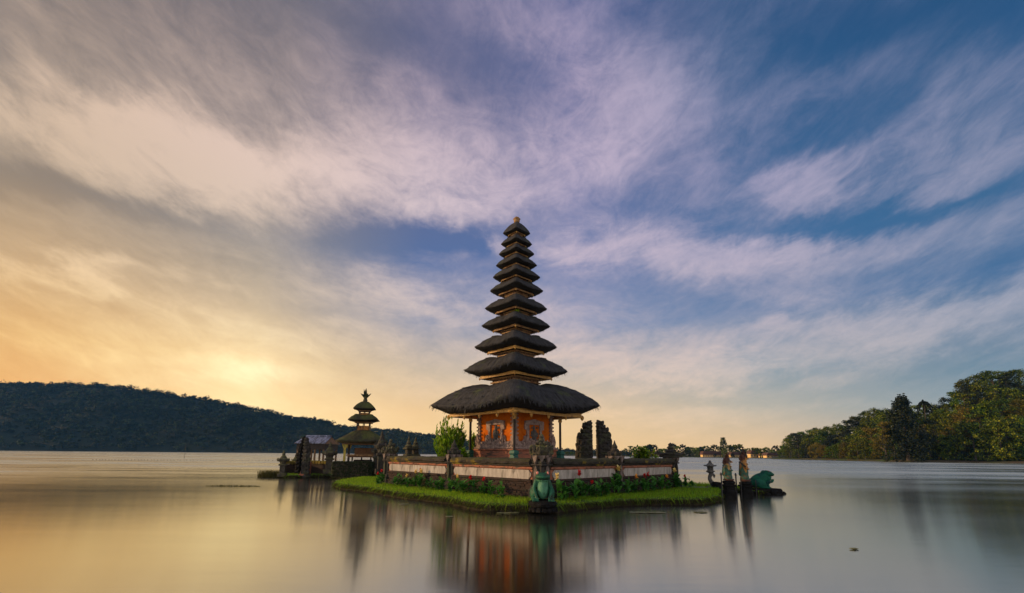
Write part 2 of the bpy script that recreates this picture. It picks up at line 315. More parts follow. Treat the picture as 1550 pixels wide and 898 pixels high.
# ------------------------------------------------------------------ mesh helpers
class MB:
    def __init__(s): s.v = []; s.f = []; s.m = []; s.cur = 0; s.smooth = []; s.sm = False
    def add(s, vs, fs):
        b = len(s.v); s.v += [tuple(q) for q in vs]
        for f in fs:
            s.f.append(tuple(b + i for i in f)); s.m.append(s.cur); s.smooth.append(s.sm)
        return s
    def box(s, c, size, rz=0.0, taper=1.0, top=None):
        hx, hy, hz = size[0] / 2, size[1] / 2, size[2] / 2; ca, sa = math.cos(rz), math.sin(rz)
        vs = []
        for z, t in ((-hz, 1), (hz, taper)):
            for x, y in ((-hx, -hy), (hx, -hy), (hx, hy), (-hx, hy)):
                x, y = x * t, y * t
                vs.append((c[0] + x * ca - y * sa, c[1] + x * sa + y * ca, c[2] + z))
        return s.add(vs, [(3, 2, 1, 0), (4, 5, 6, 7), (0, 1, 5, 4), (1, 2, 6, 5), (2, 3, 7, 6), (3, 0, 4, 7)])
    def bevbox(s, c, size, b=0.02, rz=0.0, jit=0.0):
        hx, hy, hz = size[0] / 2, size[1] / 2, size[2] / 2; b = min(b, hx * .8, hy * .8, hz * .8)
        rings = [(-hz, b), (-hz + b, 0), (hz - b, 0), (hz, b)]; ca, sa = math.cos(rz), math.sin(rz); vs = []
        for z, i in rings:
            ax, ay = hx - i, hy - i
            for x, y in ((-ax + b, -ay), (ax - b, -ay), (ax, -ay + b), (ax, ay - b), (ax - b, ay), (-ax + b, ay), (-ax, ay - b), (-ax, -ay + b)):
                x += random.uniform(-jit, jit); y += random.uniform(-jit, jit)
                vs.append((c[0] + x * ca - y * sa, c[1] + x * sa + y * ca, c[2] + z + random.uniform(-jit, jit)))
        fs = [tuple(reversed(range(8))), tuple(range(24, 32))]
        for r in range(3):
            for i in range(8): fs.append((r * 8 + i, r * 8 + (i + 1) % 8, r * 8 + 8 + (i + 1) % 8, r * 8 + 8 + i))
        return s.add(vs, fs)
    def ell(s, c, r, nu=10, nv=7, jit=0.0, rot=None):
        vs = []; rm = rot.to_matrix() if rot else None
        for j in range(1, nv):
            t = math.pi * j / nv
            for i in range(nu):
                p = 2 * math.pi * i / nu; q = 1 + random.uniform(-jit, jit)
                w = Vector((r[0] * math.sin(t) * math.cos(p) * q, r[1] * math.sin(t) * math.sin(p) * q, r[2] * math.cos(t) * q))
                if rm: w = rm @ w
                vs.append((c[0] + w.x, c[1] + w.y, c[2] + w.z))
        tw, bw = Vector((0, 0, r[2])), Vector((0, 0, -r[2]))
        if rm: tw = rm @ tw; bw = rm @ bw
        n = len(vs); vs += [(c[0] + tw.x, c[1] + tw.y, c[2] + tw.z), (c[0] + bw.x, c[1] + bw.y, c[2] + bw.z)]
        fs = []
        for j in range(nv - 2):
            for i in range(nu):
                a, b2 = j * nu + i, j * nu + (i + 1) % nu; fs.append((a, a + nu, b2 + nu, b2))
        for i in range(nu):
            fs.append((n, i, (i + 1) % nu)); fs.append((n + 1, (nv - 2) * nu + (i + 1) % nu, (nv - 2) * nu + i))
        return s.add(vs, fs)
    def tube(s, pts, rad, n=8, cap=True):
        pts = [Vector(p) for p in pts]; vs = []; fs = []
        if not hasattr(rad, '__len__'): rad = [rad] * len(pts)
        for i, p in enumerate(pts):
            t = (pts[min(i + 1, len(pts) - 1)] - pts[max(i - 1, 0)]).normalized()
            a = t.orthogonal().normalized() if i == 0 else (a - t * a.dot(t)).normalized()
            b = t.cross(a)
            for q in range(n):
                w = 2 * math.pi * q / n; vs.append(p + (a * math.cos(w) + b * math.sin(w)) * rad[i])
        for i in range(len(pts) - 1):
            for q in range(n):
                fs.append((i * n + q, i * n + (q + 1) % n, (i + 1) * n + (q + 1) % n, (i + 1) * n + q))
        if cap: fs += [tuple(reversed(range(n))), tuple(range((len(pts) - 1) * n, len(pts) * n))]
        return s.add(vs, fs)
    def lathe(s, prof, c=(0, 0, 0), n=16, rz=0.0, wob=0.0):
        vs = []; fs = []
        for r, z in prof:
            for i in range(n):
                a = rz + 2 * math.pi * i / n; q = r * (1 + random.uniform(-wob, wob)); vs.append((c[0] + q * math.cos(a), c[1] + q * math.sin(a), c[2] + z))
        for j in range(len(prof) - 1):
            for i in range(n): fs.append((j * n + i, j * n + (i + 1) % n, (j + 1) * n + (i + 1) % n, (j + 1) * n + i))
        fs += [tuple(reversed(range(n))), tuple(range((len(prof) - 1) * n, len(prof) * n))]
        return s.add(vs, fs)
    def prism(s, poly, y0, y1, org=(0, 0, 0), rz=0.0):       # polygon in x,z pushed along y
        n = len(poly); ca, sa = math.cos(rz), math.sin(rz); vs = []
        for y in (y0, y1):
            for x, z in poly: vs.append((org[0] + x * ca - y * sa, org[1] + x * sa + y * ca, org[2] + z))
        fs = [tuple(range(n)), tuple(reversed(range(n, 2 * n)))]
        for i in range(n): fs.append((i, n + i, n + (i + 1) % n, (i + 1) % n))
        return s.add(vs, fs)
    def leaf(s, base, d, up, L, W, bend=0.2, n=4):
        d = Vector(d).normalized(); side = d.cross(Vector(up)); side = (side if side.length > 1e-3 else d.orthogonal()).normalized(); nn = side.cross(d).normalized()
        vs = []; fs = []
        for i in range(n + 1):
            t = i / n; w = W * math.sin(math.pi * min(0.97, 0.08 + 0.92 * t)) ** 0.8 * 0.5
            p = Vector(base) + d * (L * t) - nn * 0 + Vector((0, 0, -bend * L * t * t))
            vs += [p - side * w, p + side * w]
        for i in range(n): fs.append((2 * i, 2 * i + 1, 2 * i + 3, 2 * i + 2))
        return s.add(vs, fs)
    def move(s, loc=(0, 0, 0), rz=0.0):
        ca, sa = math.cos(rz), math.sin(rz)
        s.v = [(loc[0] + x * ca - y * sa, loc[1] + x * sa + y * ca, loc[2] + z) for x, y, z in s.v]; return s
    def mesh(s, name, mats):
        me = bpy.data.meshes.new(name); me.from_pydata(s.v, [], s.f)
        for m in (mats if isinstance(mats, (list, tuple)) else [mats]): me.materials.append(m)
        me.polygons.foreach_set('material_index', s.m); me.polygons.foreach_set('use_smooth', s.smooth); me.update(); return me
    def build(s, name, mats, parent=None, smooth=False):
        me = s.mesh(name, mats)
        if smooth: me.polygons.foreach_set('use_smooth', [True] * len(me.polygons))
        return link(name, me, parent)

def link(name, me, parent=None):
    o = bpy.data.objects.new(name, me); col.objects.link(o)
    if parent is not None: o.parent = parent
    return o
def tag(o, label, cat, group=None, kind=None):
    if label: o['label'] = label
    if cat: o['category'] = cat
    if group: o['group'] = group
    if kind: o['kind'] = kind
    return o
def thing(name, label, cat, loc=(0, 0, 0), rz=0.0, group=None):
    o = bpy.data.objects.new(name, None); col.objects.link(o); o.empty_display_size = 0.2
    o.location = loc; o.rotation_euler = (0, 0, rz)
    return tag(o, label, cat, group)
def dup(root, loc, rz=0.0, scale=1.0, label=None, group=None):
    r = root.copy(); col.objects.link(r); r.location = loc; r.rotation_euler = (0, 0, rz)
    r.scale = scale if hasattr(scale, '__len__') else (scale, scale, scale)
    if label: r['label'] = label
    if group: r['group'] = group
    for ch in root.children:
        c = ch.copy(); col.objects.link(c); c.parent = r
        for g in ch.children:
            d = g.copy(); col.objects.link(d); d.parent = c
    return r

def quads(name, verts, mats, midx=None, smooth=False):      # verts: (n,4,3)
    n = len(verts); me = bpy.data.meshes.new(name)
    me.vertices.add(4 * n); me.vertices.foreach_set('co', verts.reshape(-1).astype(np.float32))
    me.loops.add(4 * n); me.loops.foreach_set('vertex_index', np.arange(4 * n, dtype=np.int32))
    me.polygons.add(n); me.polygons.foreach_set('loop_start', np.arange(0, 4 * n, 4, dtype=np.int32))
    for m in (mats if isinstance(mats, (list, tuple)) else [mats]): me.materials.append(m)
    if midx is not None: me.polygons.foreach_set('material_index', midx.astype(np.int32))
    me.update(calc_edges=True); me.validate(); return me

def rand_dirs(n, rng=RNG):
    d = rng.normal(size=(n, 3)); return d / np.linalg.norm(d, axis=1, keepdims=True)
def leaf_quads(cent, nrm, size, rng=RNG, aspect=0.6):
    n = len(cent); a = np.cross(nrm, rand_dirs(n, rng)); a /= np.linalg.norm(a, axis=1, keepdims=True) + 1e-9
    b = np.cross(nrm, a); size = np.broadcast_to(size, (n,))[:, None]
    a = a * size * 0.5; b = b * size * 0.5 * aspect
    return np.stack([cent - a, cent - b * 0.9 + a * 0.1, cent + a, cent + b * 0.9 + a * 0.1], 1)
def blades(base, h, w, lean, rng=RNG, droop=None):            # grass: one narrow pointed quad each
    n = len(base); az = rng.uniform(0, 2 * np.pi, n); side = np.stack([np.cos(az), np.sin(az), np.zeros(n)], 1) * (np.broadcast_to(w, (n,))[:, None] / 2)
    la = rng.uniform(0, 2 * np.pi, n); le = np.stack([np.cos(la), np.sin(la), np.zeros(n)], 1) * (np.broadcast_to(h, (n,)) * lean * rng.uniform(0.1, 1, n))[:, None]
    if droop is not None: le = le + droop
    up = np.zeros((n, 3)); up[:, 2] = h
    return np.stack([base - side, base + side, base + up + le + side * 0.25, base + up + le - side * 0.25], 1)

def blob(name, ells, tubes, voxel, mats, parent=None, pick=None, smooth=4):
    """One continuous surface: overlapping volumes fused by a voxel remesh."""
    mb = MB()
    for e in ells: mb.ell(e[0], e[1], 20, 14, rot=(e[2] if len(e) > 2 else None))
    for pts, rad in tubes:
        mb.tube(pts, rad, 14)
        rr = rad if hasattr(rad, '__len__') else [rad] * len(pts)
        for p, q in zip(pts, rr): mb.ell(p, (q, q, q), 14, 10)
    me = mb.mesh(name, mats); tmp = bpy.data.objects.new('tmp', me); col.objects.link(tmp)
    md = tmp.modifiers.new('r', 'REMESH'); md.mode = 'VOXEL'; md.voxel_size = voxel
    sm = tmp.modifiers.new('s', 'SMOOTH'); sm.factor = 0.5; sm.iterations = smooth
    dg = bpy.context.evaluated_depsgraph_get(); out = bpy.data.meshes.new_from_object(tmp.evaluated_get(dg))
    bpy.data.objects.remove(tmp); bpy.data.meshes.remove(me); out.name = name
    out.materials.clear()
    for m in (mats if isinstance(mats, (list, tuple)) else [mats]): out.materials.append(m)
    for p in out.polygons:
        p.use_smooth = True
        p.material_index = pick(p.center, p.normal) if pick else 0
    return link(name, out, parent)

def lumps(mb, n, region, size, flat=0.6):                     # carved ornament: many small bosses inside a box region
    for _ in range(n):
        c = [random.uniform(*region[i]) for i in range(3)]; q = size * random.uniform(0.5, 1.2)
        mb.ell(c, (q, q * flat, q * random.uniform(0.7, 1.3)), 7, 5, 0.15)

# ------------------------------------------------------------------ water
def build_water():
    m = bpy.data.materials.new('lake_water'); m.use_nodes = True
    m.node_tree.nodes.clear(); k = NT(m.node_tree)
    pos = k.new('ShaderNodeNewGeometry').outputs['Position']
    n1 = k.noise(k.mapping(pos, scale=(0.25, 0.9, 1)), 1.0, 4, 0.6)
    n2 = k.noise(k.mapping(pos, scale=(0.022, 0.085, 1), rot=(0, 0, R(4))), 1.0, 6, 0.66)
    patch = k.mapr(n2, 0.40, 0.62)
    dv = k.new('ShaderNodeVectorMath', operation='DISTANCE'); k.l.new(k.mapping(pos, scale=(1, 1, 0)), dv.inputs[0]); dv.inputs[1].default_value = (0, 22, 0)
    open_w = k.mapr(dv.outputs['Value'], 16, 75, 0, 1, True)         # sheltered by the islands near them, wind-roughened further out
    rough = k.m('ADD', k.m('ADD', 0.085, k.m('MULTIPLY', patch, 0.03)), k.m('MULTIPLY', open_w, k.m('ADD', 0.05, k.m('MULTIPLY', patch, 0.20))))
    bp = k.new('ShaderNodeBump'); bp.inputs['Distance'].default_value = 0.02
    n3 = k.noise(k.mapping(pos, scale=(0.45, 2.6, 1), rot=(0, 0, R(-3))), 1.0, 3, 0.6)
    k.l.new(k.m('ADD', 0.07, k.m('MULTIPLY', patch, 0.12)), bp.inputs['Strength']); k.l.new(k.m('ADD', n1, k.m('MULTIPLY', n3, 0.5)), bp.inputs['Height'])
    gl = k.new('ShaderNodeBsdfAnisotropic'); gl.distribution = 'MULTI_GGX'; gl.inputs['Color'].default_value = (0.87, 0.835, 0.70, 1)     # silty, yellowish lake
    k.l.new(rough, gl.inputs['Roughness']); gl.inputs['Anisotropy'].default_value = 0.66; k.l.new(k.comb(1.0, 0.0, 0.0), gl.inputs['Tangent']); k.l.new(bp.outputs[0], gl.inputs['Normal'])
    df = k.new('ShaderNodeBsdfDiffuse'); df.inputs[0].default_value = (0.010, 0.010, 0.008, 1)
    mx = k.new('ShaderNodeMixShader'); mx.inputs[0].default_value = 0.76; k.l.new(df.outputs[0], mx.inputs[1]); k.l.new(gl.outputs[0], mx.inputs[2])
    out = k.new('ShaderNodeOutputMaterial'); k.l.new(mx.outputs[0], out.inputs[0])
    mb = MB(); xs = [-1590, -200, 200, 1590]; ys = [-120, 200, 1320]
    vs = [(x, y, 0) for y in ys for x in xs]; fs = [(r * 4 + c, r * 4 + c + 1, r * 4 + c + 5, r * 4 + c + 4) for r in range(2) for c in range(3)]
    o = mb.add(vs, fs).build('lake_water', m); tag(o, None, None, None, 'structure')
    bed = MB().add([(x, y, -3) for y in (-120, 1320) for x in (-1590, 1590)], [(0, 1, 3, 2)]).build('lake_bed', M['soil']); tag(bed, None, None, None, 'structure')
build_water()

# ------------------------------------------------------------------ far hill and its forest
def interp(pts, x):
    return float(np.interp(x, [p[0] for p in pts], [p[1] for p in pts]))
RIDGE = [(-400, 600), (-200, 585), (-80, 578), (0, 577), (60, 578), (130, 579), (180, 585), (240, 592), (300, 600), (350, 610), (400, 620), (440, 628), (480, 633), (520, 643), (570, 648),
         (600, 649), (640, 656), (670, 657), (700, 664), (740, 669), (790, 674), (850, 679), (900, 681), (960, 684)]
def hill_base_Y(px): return float(np.interp(px, [-400, 300, 700, 960], [760, 830, 860, 800]))
def hill_pt(px, t):                        # t 0 at the water, 1 on the ridge
    Y = hill_base_Y(px) + 260 * t; zr = max(2.0, zat(px, interp(RIDGE, px), hill_base_Y(px) + 260) - 9)
    prof = t ** 0.85
    z = 0.3 + zr * prof
    x = P(px, 680, Y).x
    z += 16 * min(t * 4, 1) * min(1, zr / 70) * (1 - t) ** .5 * mnoise.noise(Vector((x * 0.014, Y * 0.006, 3))) + 4 * t * mnoise.noise(Vector((x * .03, 0, 9)))
    return x, Y, z
def build_hill():
    mb = MB(); cols_ = list(np.linspace(-420, 965, 110)); ts = [-.05, 0, .1, .2, .3, .42, .55, .7, .85, 1, 1.15]
    for px in cols_:
        for t in ts:
            if t < 0: x, y, _ = hill_pt(px, 0); mb.v.append((x, y - 8, -1.5))
            elif t > 1: x, y, z = hill_pt(px, 1); mb.v.append((x * 1.1, y + 120, -1.5))
            else: mb.v.append(hill_pt(px, t))
    n = len(ts)
    for i in range(len(cols_) - 1):
        for j in range(n - 1):
            mb.f.append((i * n + j, (i + 1) * n + j, (i + 1) * n + j + 1, i * n + j + 1)); mb.m.append(0); mb.smooth.append(True)
    tag(mb.build('hill', M['hill']), None, None, None, 'structure')
    rng = np.random.default_rng(5); C = []; Nn = []; S = []; MI = []
    for _ in range(9000):
        px = rng.uniform(-330, 955); t = rng.uniform(0, 1.0) ** 0.8
        if rng.uniform() < 0.16: t = rng.uniform(0.95, 1.0)
        x, y, z = hill_pt(px, t); r = rng.uniform(3.0, 6.0) * (1.5 if rng.uniform() < .16 else 1); h = rng.uniform(0.8, 1.35)
        if px > 700: r *= 0.8
        if t > .94 and rng.uniform() < .3: z += rng.uniform(0, 5)
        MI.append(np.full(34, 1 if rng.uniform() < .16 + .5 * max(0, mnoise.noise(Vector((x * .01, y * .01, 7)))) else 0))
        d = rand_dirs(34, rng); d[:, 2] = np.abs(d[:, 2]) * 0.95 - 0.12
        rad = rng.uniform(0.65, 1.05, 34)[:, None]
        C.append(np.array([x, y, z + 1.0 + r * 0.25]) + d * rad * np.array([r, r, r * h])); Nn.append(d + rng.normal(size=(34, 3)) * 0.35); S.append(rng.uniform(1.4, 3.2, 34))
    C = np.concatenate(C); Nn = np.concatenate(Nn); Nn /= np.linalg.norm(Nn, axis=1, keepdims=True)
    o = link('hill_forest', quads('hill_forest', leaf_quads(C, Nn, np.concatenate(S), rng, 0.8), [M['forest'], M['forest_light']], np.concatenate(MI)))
    tag(o, 'dark bluish wood covering the long hill across the lake', 'forest', None, 'stuff')
build_hill()

# ------------------------------------------------------------------ trees
def crown_verts(rng, kind):
    """Unit tree: height 1, foot at the origin. Returns leaf quads and the limb skeleton."""
    C = []; N = []; S = []; limbs = []
    def clump(c, r, n, s, flat=0.75):
        d = rand_dirs(n, rng); q = rng.uniform(0.45, 1.05, n)[:, None]
        C.append(np.array(c) + d * q * np.array([r, r, r * flat])); nn = d + rng.normal(size=(n, 3)) * 0.5 + np.array([0, 0, .35]); N.append(nn / np.linalg.norm(nn, axis=1, keepdims=True)); S.append(rng.uniform(0.6, 1.25, n) * s)
    if kind == 'round':
        top = rng.uniform(0.30, 0.40)
        limbs.append(([(0, 0, 0), (.01, .0, .2), (rng.uniform(-.03, .03), rng.uniform(-.03, .03), .45), (0, 0, .75)], [.028, .022, .016, .005]))
        for i in range(46):
            a = rng.uniform(0, 2 * np.pi); h = rng.uniform(0.16, 0.95) ** 0.9; prof = top * math.sin(math.pi * min(1, (h - .02) ** 0.75)) ** 0.6
            rr = prof * rng.uniform(0.55, 1.08); c = (rr * math.cos(a), rr * math.sin(a), h)
            clump(c, rng.uniform(.08, .13), 66, 0.042)
            if i % 6 == 0: limbs.append(([(0, 0, h * .55), (c[0] * .5, c[1] * .5, h * .8), c], [.012, .008, .003]))
    elif kind == 'bushy':
        limbs.append(([(0, 0, 0), (.01, .0, .2), (0, 0, .7)], [.024, .02, .005]))
        for i in range(58):
            a = rng.uniform(0, 2 * np.pi); h = rng.uniform(0.03, 0.93); rr = .36 * math.sqrt(max(.02, 1 - (h - .3) ** 2 * (2.0 if h > .3 else 2.5))) * rng.uniform(.5, 1.1)
            clump((rr * math.cos(a), rr * math.sin(a), h), rng.uniform(.07, .12), 58, 0.042)
    elif kind == 'layered':
        limbs.append(([(0, 0, 0), (.02, .01, .35), (.0, .02, .7), (.02, 0, .9)], [.024, .02, .014, .004]))
        for i in range(30):
            h = rng.uniform(0.28, 0.97); a = rng.uniform(0, 2 * np.pi); rr = rng.uniform(0.08, 0.36) * (1.25 - h * .75)
            c = (rr * math.cos(a), rr * math.sin(a), h); clump(c, rng.uniform(.10, .15), 70, 0.04, 0.32)
            limbs.append(([(0, 0, h - .1), (c[0] * .6, c[1] * .6, h - .03), c], [.009, .006, .002]))
    elif kind == 'conifer':
        limbs.append(([(0, 0, 0), (0, 0, .5), (0, 0, .97)], [.022, .014, .003]))
        for i in range(170):
            h = rng.uniform(0.02, 0.96); a = rng.uniform(0, 2 * np.pi); R0 = .25 * (1 - h ** 1.6) ** .75 * rng.uniform(.35, 1.1)
            clump((R0 * math.cos(a), R0 * math.sin(a), h), .055, 34, 0.036, 1.4)
    elif kind == 'araucaria':
        limbs.append(([(0, 0, 0), (0, 0, .5), (0, 0, .97)], [.02, .014, .003]))
        for lv in range(9):
            h = .36 + lv * .07; R0 = .20 * (1.06 - h) ** .6
            for a in np.linspace(0, 2 * np.pi, 7)[:-1] + lv: clump((R0 * math.cos(a), R0 * math.sin(a), h), .055, 24, .045, .5)
    elif kind == 'palm':
        limbs.append(([(0, 0, 0), (.03, 0, .4), (.02, 0, .82)], [.022, .016, .013]))
        for a in np.linspace(0, 2 * np.pi, 15)[:-1]:
            el = rng.uniform(-.3, .9); L = .26
            for t in np.linspace(.1, 1, 14):
                p = np.array([.02 + L * t * math.cos(a) * math.cos(el), L * t * math.sin(a) * math.cos(el), .84 + L * t * math.sin(el) - .22 * t * t]); clump(p, .02, 7, .05, .6)
    return leaf_quads(np.concatenate(C), np.concatenate(N), np.concatenate(S), rng, 0.75), limbs
PROTO = {}
def tree_meshes(kind, seed, leafm):
    key = (kind, seed, leafm)
    if key not in PROTO:
        lq, limbs = crown_verts(np.random.default_rng(seed), kind)
        t = MB()
        for pts, rad in limbs: t.tube(pts, rad, 7)
        PROTO[key] = (quads('crown', lq, M[leafm]), t.mesh('trunk', M['bark']))
    return PROTO[key]
def tree(name, kind, seed, leafm, loc, h, wide, rz, label, group=None, parts=True):
    cm, tm = tree_meshes(kind, seed, leafm)
    if parts:
        t = thing(name, label, 'tree', loc, rz, group); t.scale = (h * wide, h * wide, h)
        link('trunk', tm, t); link('crown', cm, t)
        return t
    key = (kind, seed, leafm, 'one')
    if key not in PROTO:
        lq, limbs = crown_verts(np.random.default_rng(seed), kind)
        mb = MB()
        for pts, rad in limbs: mb.tube(pts, rad, 5)
        mb.cur = 1; base = len(mb.v)
        sel = lq[::2] * 1.0; c = sel.mean(axis=1, keepdims=True); sel = c + (sel - c) * 1.7
        mb.v += [tuple(v) for v in sel.reshape(-1, 3)]
        for i in range(len(sel)): mb.f.append((base + 4 * i, base + 4 * i + 1, base + 4 * i + 2, base + 4 * i + 3)); mb.m.append(1); mb.smooth.append(False)
        PROTO[key] = mb.mesh(name, [M['bark'], M[leafm]])
    o = link(name, PROTO[key]); o.location = loc; o.rotation_euler = (0, 0, rz); o.scale = (h * wide, h * wide, h)
    return tag(o, label, 'tree', group)

ORD = ['first', 'second', 'third', 'fourth', 'fifth', 'sixth', 'seventh', 'eighth', 'ninth', 'tenth', 'eleventh', 'twelfth', 'thirteenth', 'fourteenth', 'fifteenth', 'sixteenth', 'seventeenth', 'eighteenth', 'nineteenth', 'twentieth',
       'twenty-first', 'twenty-second', 'twenty-third', 'twenty-fourth', 'twenty-fifth', 'twenty-sixth', 'twenty-seventh', 'twenty-eighth', 'twenty-ninth', 'thirtieth', 'thirty-first', 'thirty-second', 'thirty-third', 'thirty-fourth', 'thirty-fifth']
def ORDS(n):                               # 0 -> first
    n += 1
    if n <= 19: return ORD[n - 1]
    tens = ['', '', 'twent', 'thirt', 'fort', 'fift', 'sixt', 'sevent', 'eight', 'ninet'][n // 10]
    return tens + 'ieth' if n % 10 == 0 else tens + 'y-' + ORD[n % 10 - 1]
# wooded point beyond the statues
TOP = [(1175, 668), (1190, 656), (1215, 650), (1245, 643), (1275, 643), (1295, 634), (1315, 622), (1335, 617), (1350, 614), (1400, 612), (1425, 611), (1440, 601), (1460, 588), (1475, 569), (1500, 563), (1530, 557), (1560, 558), (1640, 550), (1750, 560)]
def shoreY(px): return float(np.interp(px, [1170, 1230, 1300, 1370, 1450, 1560, 1750], [330, 300, 250, 214, 205, 190, 170]))
def rowz(px, i):
    f = (0.50, 0.66, 0.80, 0.91, 1.0)[i]; Y = shoreY(px) + 5 + 17 * i
    base = 697 + (px - 1180) * 0.006; return Y, zat(px, base + f * (interp(TOP, px) - base), Y)
def build_point():
    mb = MB(); pxs = np.linspace(1168, 1800, 60)
    for px in pxs:
        Y0 = shoreY(px)
        mb.v.append((X(px, Y0 - 4), Y0 - 4, -1)); mb.v.append((X(px, Y0), Y0, 0.7))
        for i in range(5):
            Y, zt = rowz(px, i); mb.v.append((X(px, Y), Y, max(0.9 + i * .2, zt - 15.5) if i > 1 else 1.0 + i))
        mb.v.append((X(px, Y0 + 160), Y0 + 160, -1))
    for i in range(len(pxs) - 1):
        for j in range(7): mb.f.append((i * 8 + j, (i + 1) * 8 + j, (i + 1) * 8 + j + 1, i * 8 + j + 1)); mb.m.append(0 if j > 1 else 1); mb.smooth.append(True)
    tag(mb.build('shore_slope', [M['hill'], M['shore']]), None, None, None, 'structure')
    rng = random.Random(3)
    names = ['shoreline', 'second-row', 'third-row', 'upper-row', 'crest']
    where = ['on the shoreline of', 'in the second row of', 'halfway up the slope of', 'high on the slope of', 'on the skyline of']
    for i in range(5):
        px = 1184 + i * 5; step = (13, 16, 18, 18, 15)[i]; lst = []
        while px < 1568:
            lst.append(px); px += step * rng.uniform(0.8, 1.25)
        for n_, px in enumerate(lst):
            Y, zt = rowz(px, i); Y += rng.uniform(-4, 4)
            if abs(px - 1374) < 17 and i < 2: continue
            h = min(rng.uniform(14, 18.5), zt + rng.uniform(-1, 1.5)); zt += rng.uniform(-2.2, 1.6)
            if zt < 5: zt = 5
            h = zt - 1.0 if i == 0 else min(h, zt - 0.4); z0 = zt - h
            r = rng.random(); kind = 'bushy' if i == 0 else 'round' if r < .76 else 'layered'
            leafm = 'leaf'
            if i < 2 and rng.random() < .16: leafm = 'goldleaf'
            elif rng.random() < .2: leafm = 'needle'
            look = {'leaf': 'green', 'goldleaf': 'golden-leaved', 'needle': 'dark green'}[leafm] + {'bushy': ' low-branched', 'round': ' bushy', 'layered': ' open-branched'}[kind]
            lab = f'{look} tree {where[i]} the wooded point, {ORDS(n_)} from the houses'
            tree('broadleaf_tree', kind, rng.randrange(4), leafm, (X(px, Y), Y, z0), h, rng.uniform(.85, 1.2) * (15 / max(8, h)) ** .5, rng.uniform(0, 6.28), lab, 'trees on the wooded point')
    Y = 208
    tree('conifer_tree', 'conifer', 1, 'needle', (X(1374, Y), Y, 0.6), zat(1374, 599, Y) - .6, 1.12, .4, 'tall dark columnar tree standing out above the shore of the wooded point', 'trees on the wooded point')
    tree('broadleaf_tree', 'layered', 2, 'goldleaf', (X(1342, 212), 212, .6), zat(1342, 640, 212), .7, 1.0, 'slim golden tree beside the tall dark columnar tree', 'trees on the wooded point')
    Y = shoreY(1407) + 45
    tree('palm_tree', 'palm', 2, 'needle', (X(1409, Y), Y, 12), zat(1409, 599, Y) - 12, .55, 1.0, 'thin palm poking above the skyline next to the columnar tree', 'trees on the wooded point')
build_point()

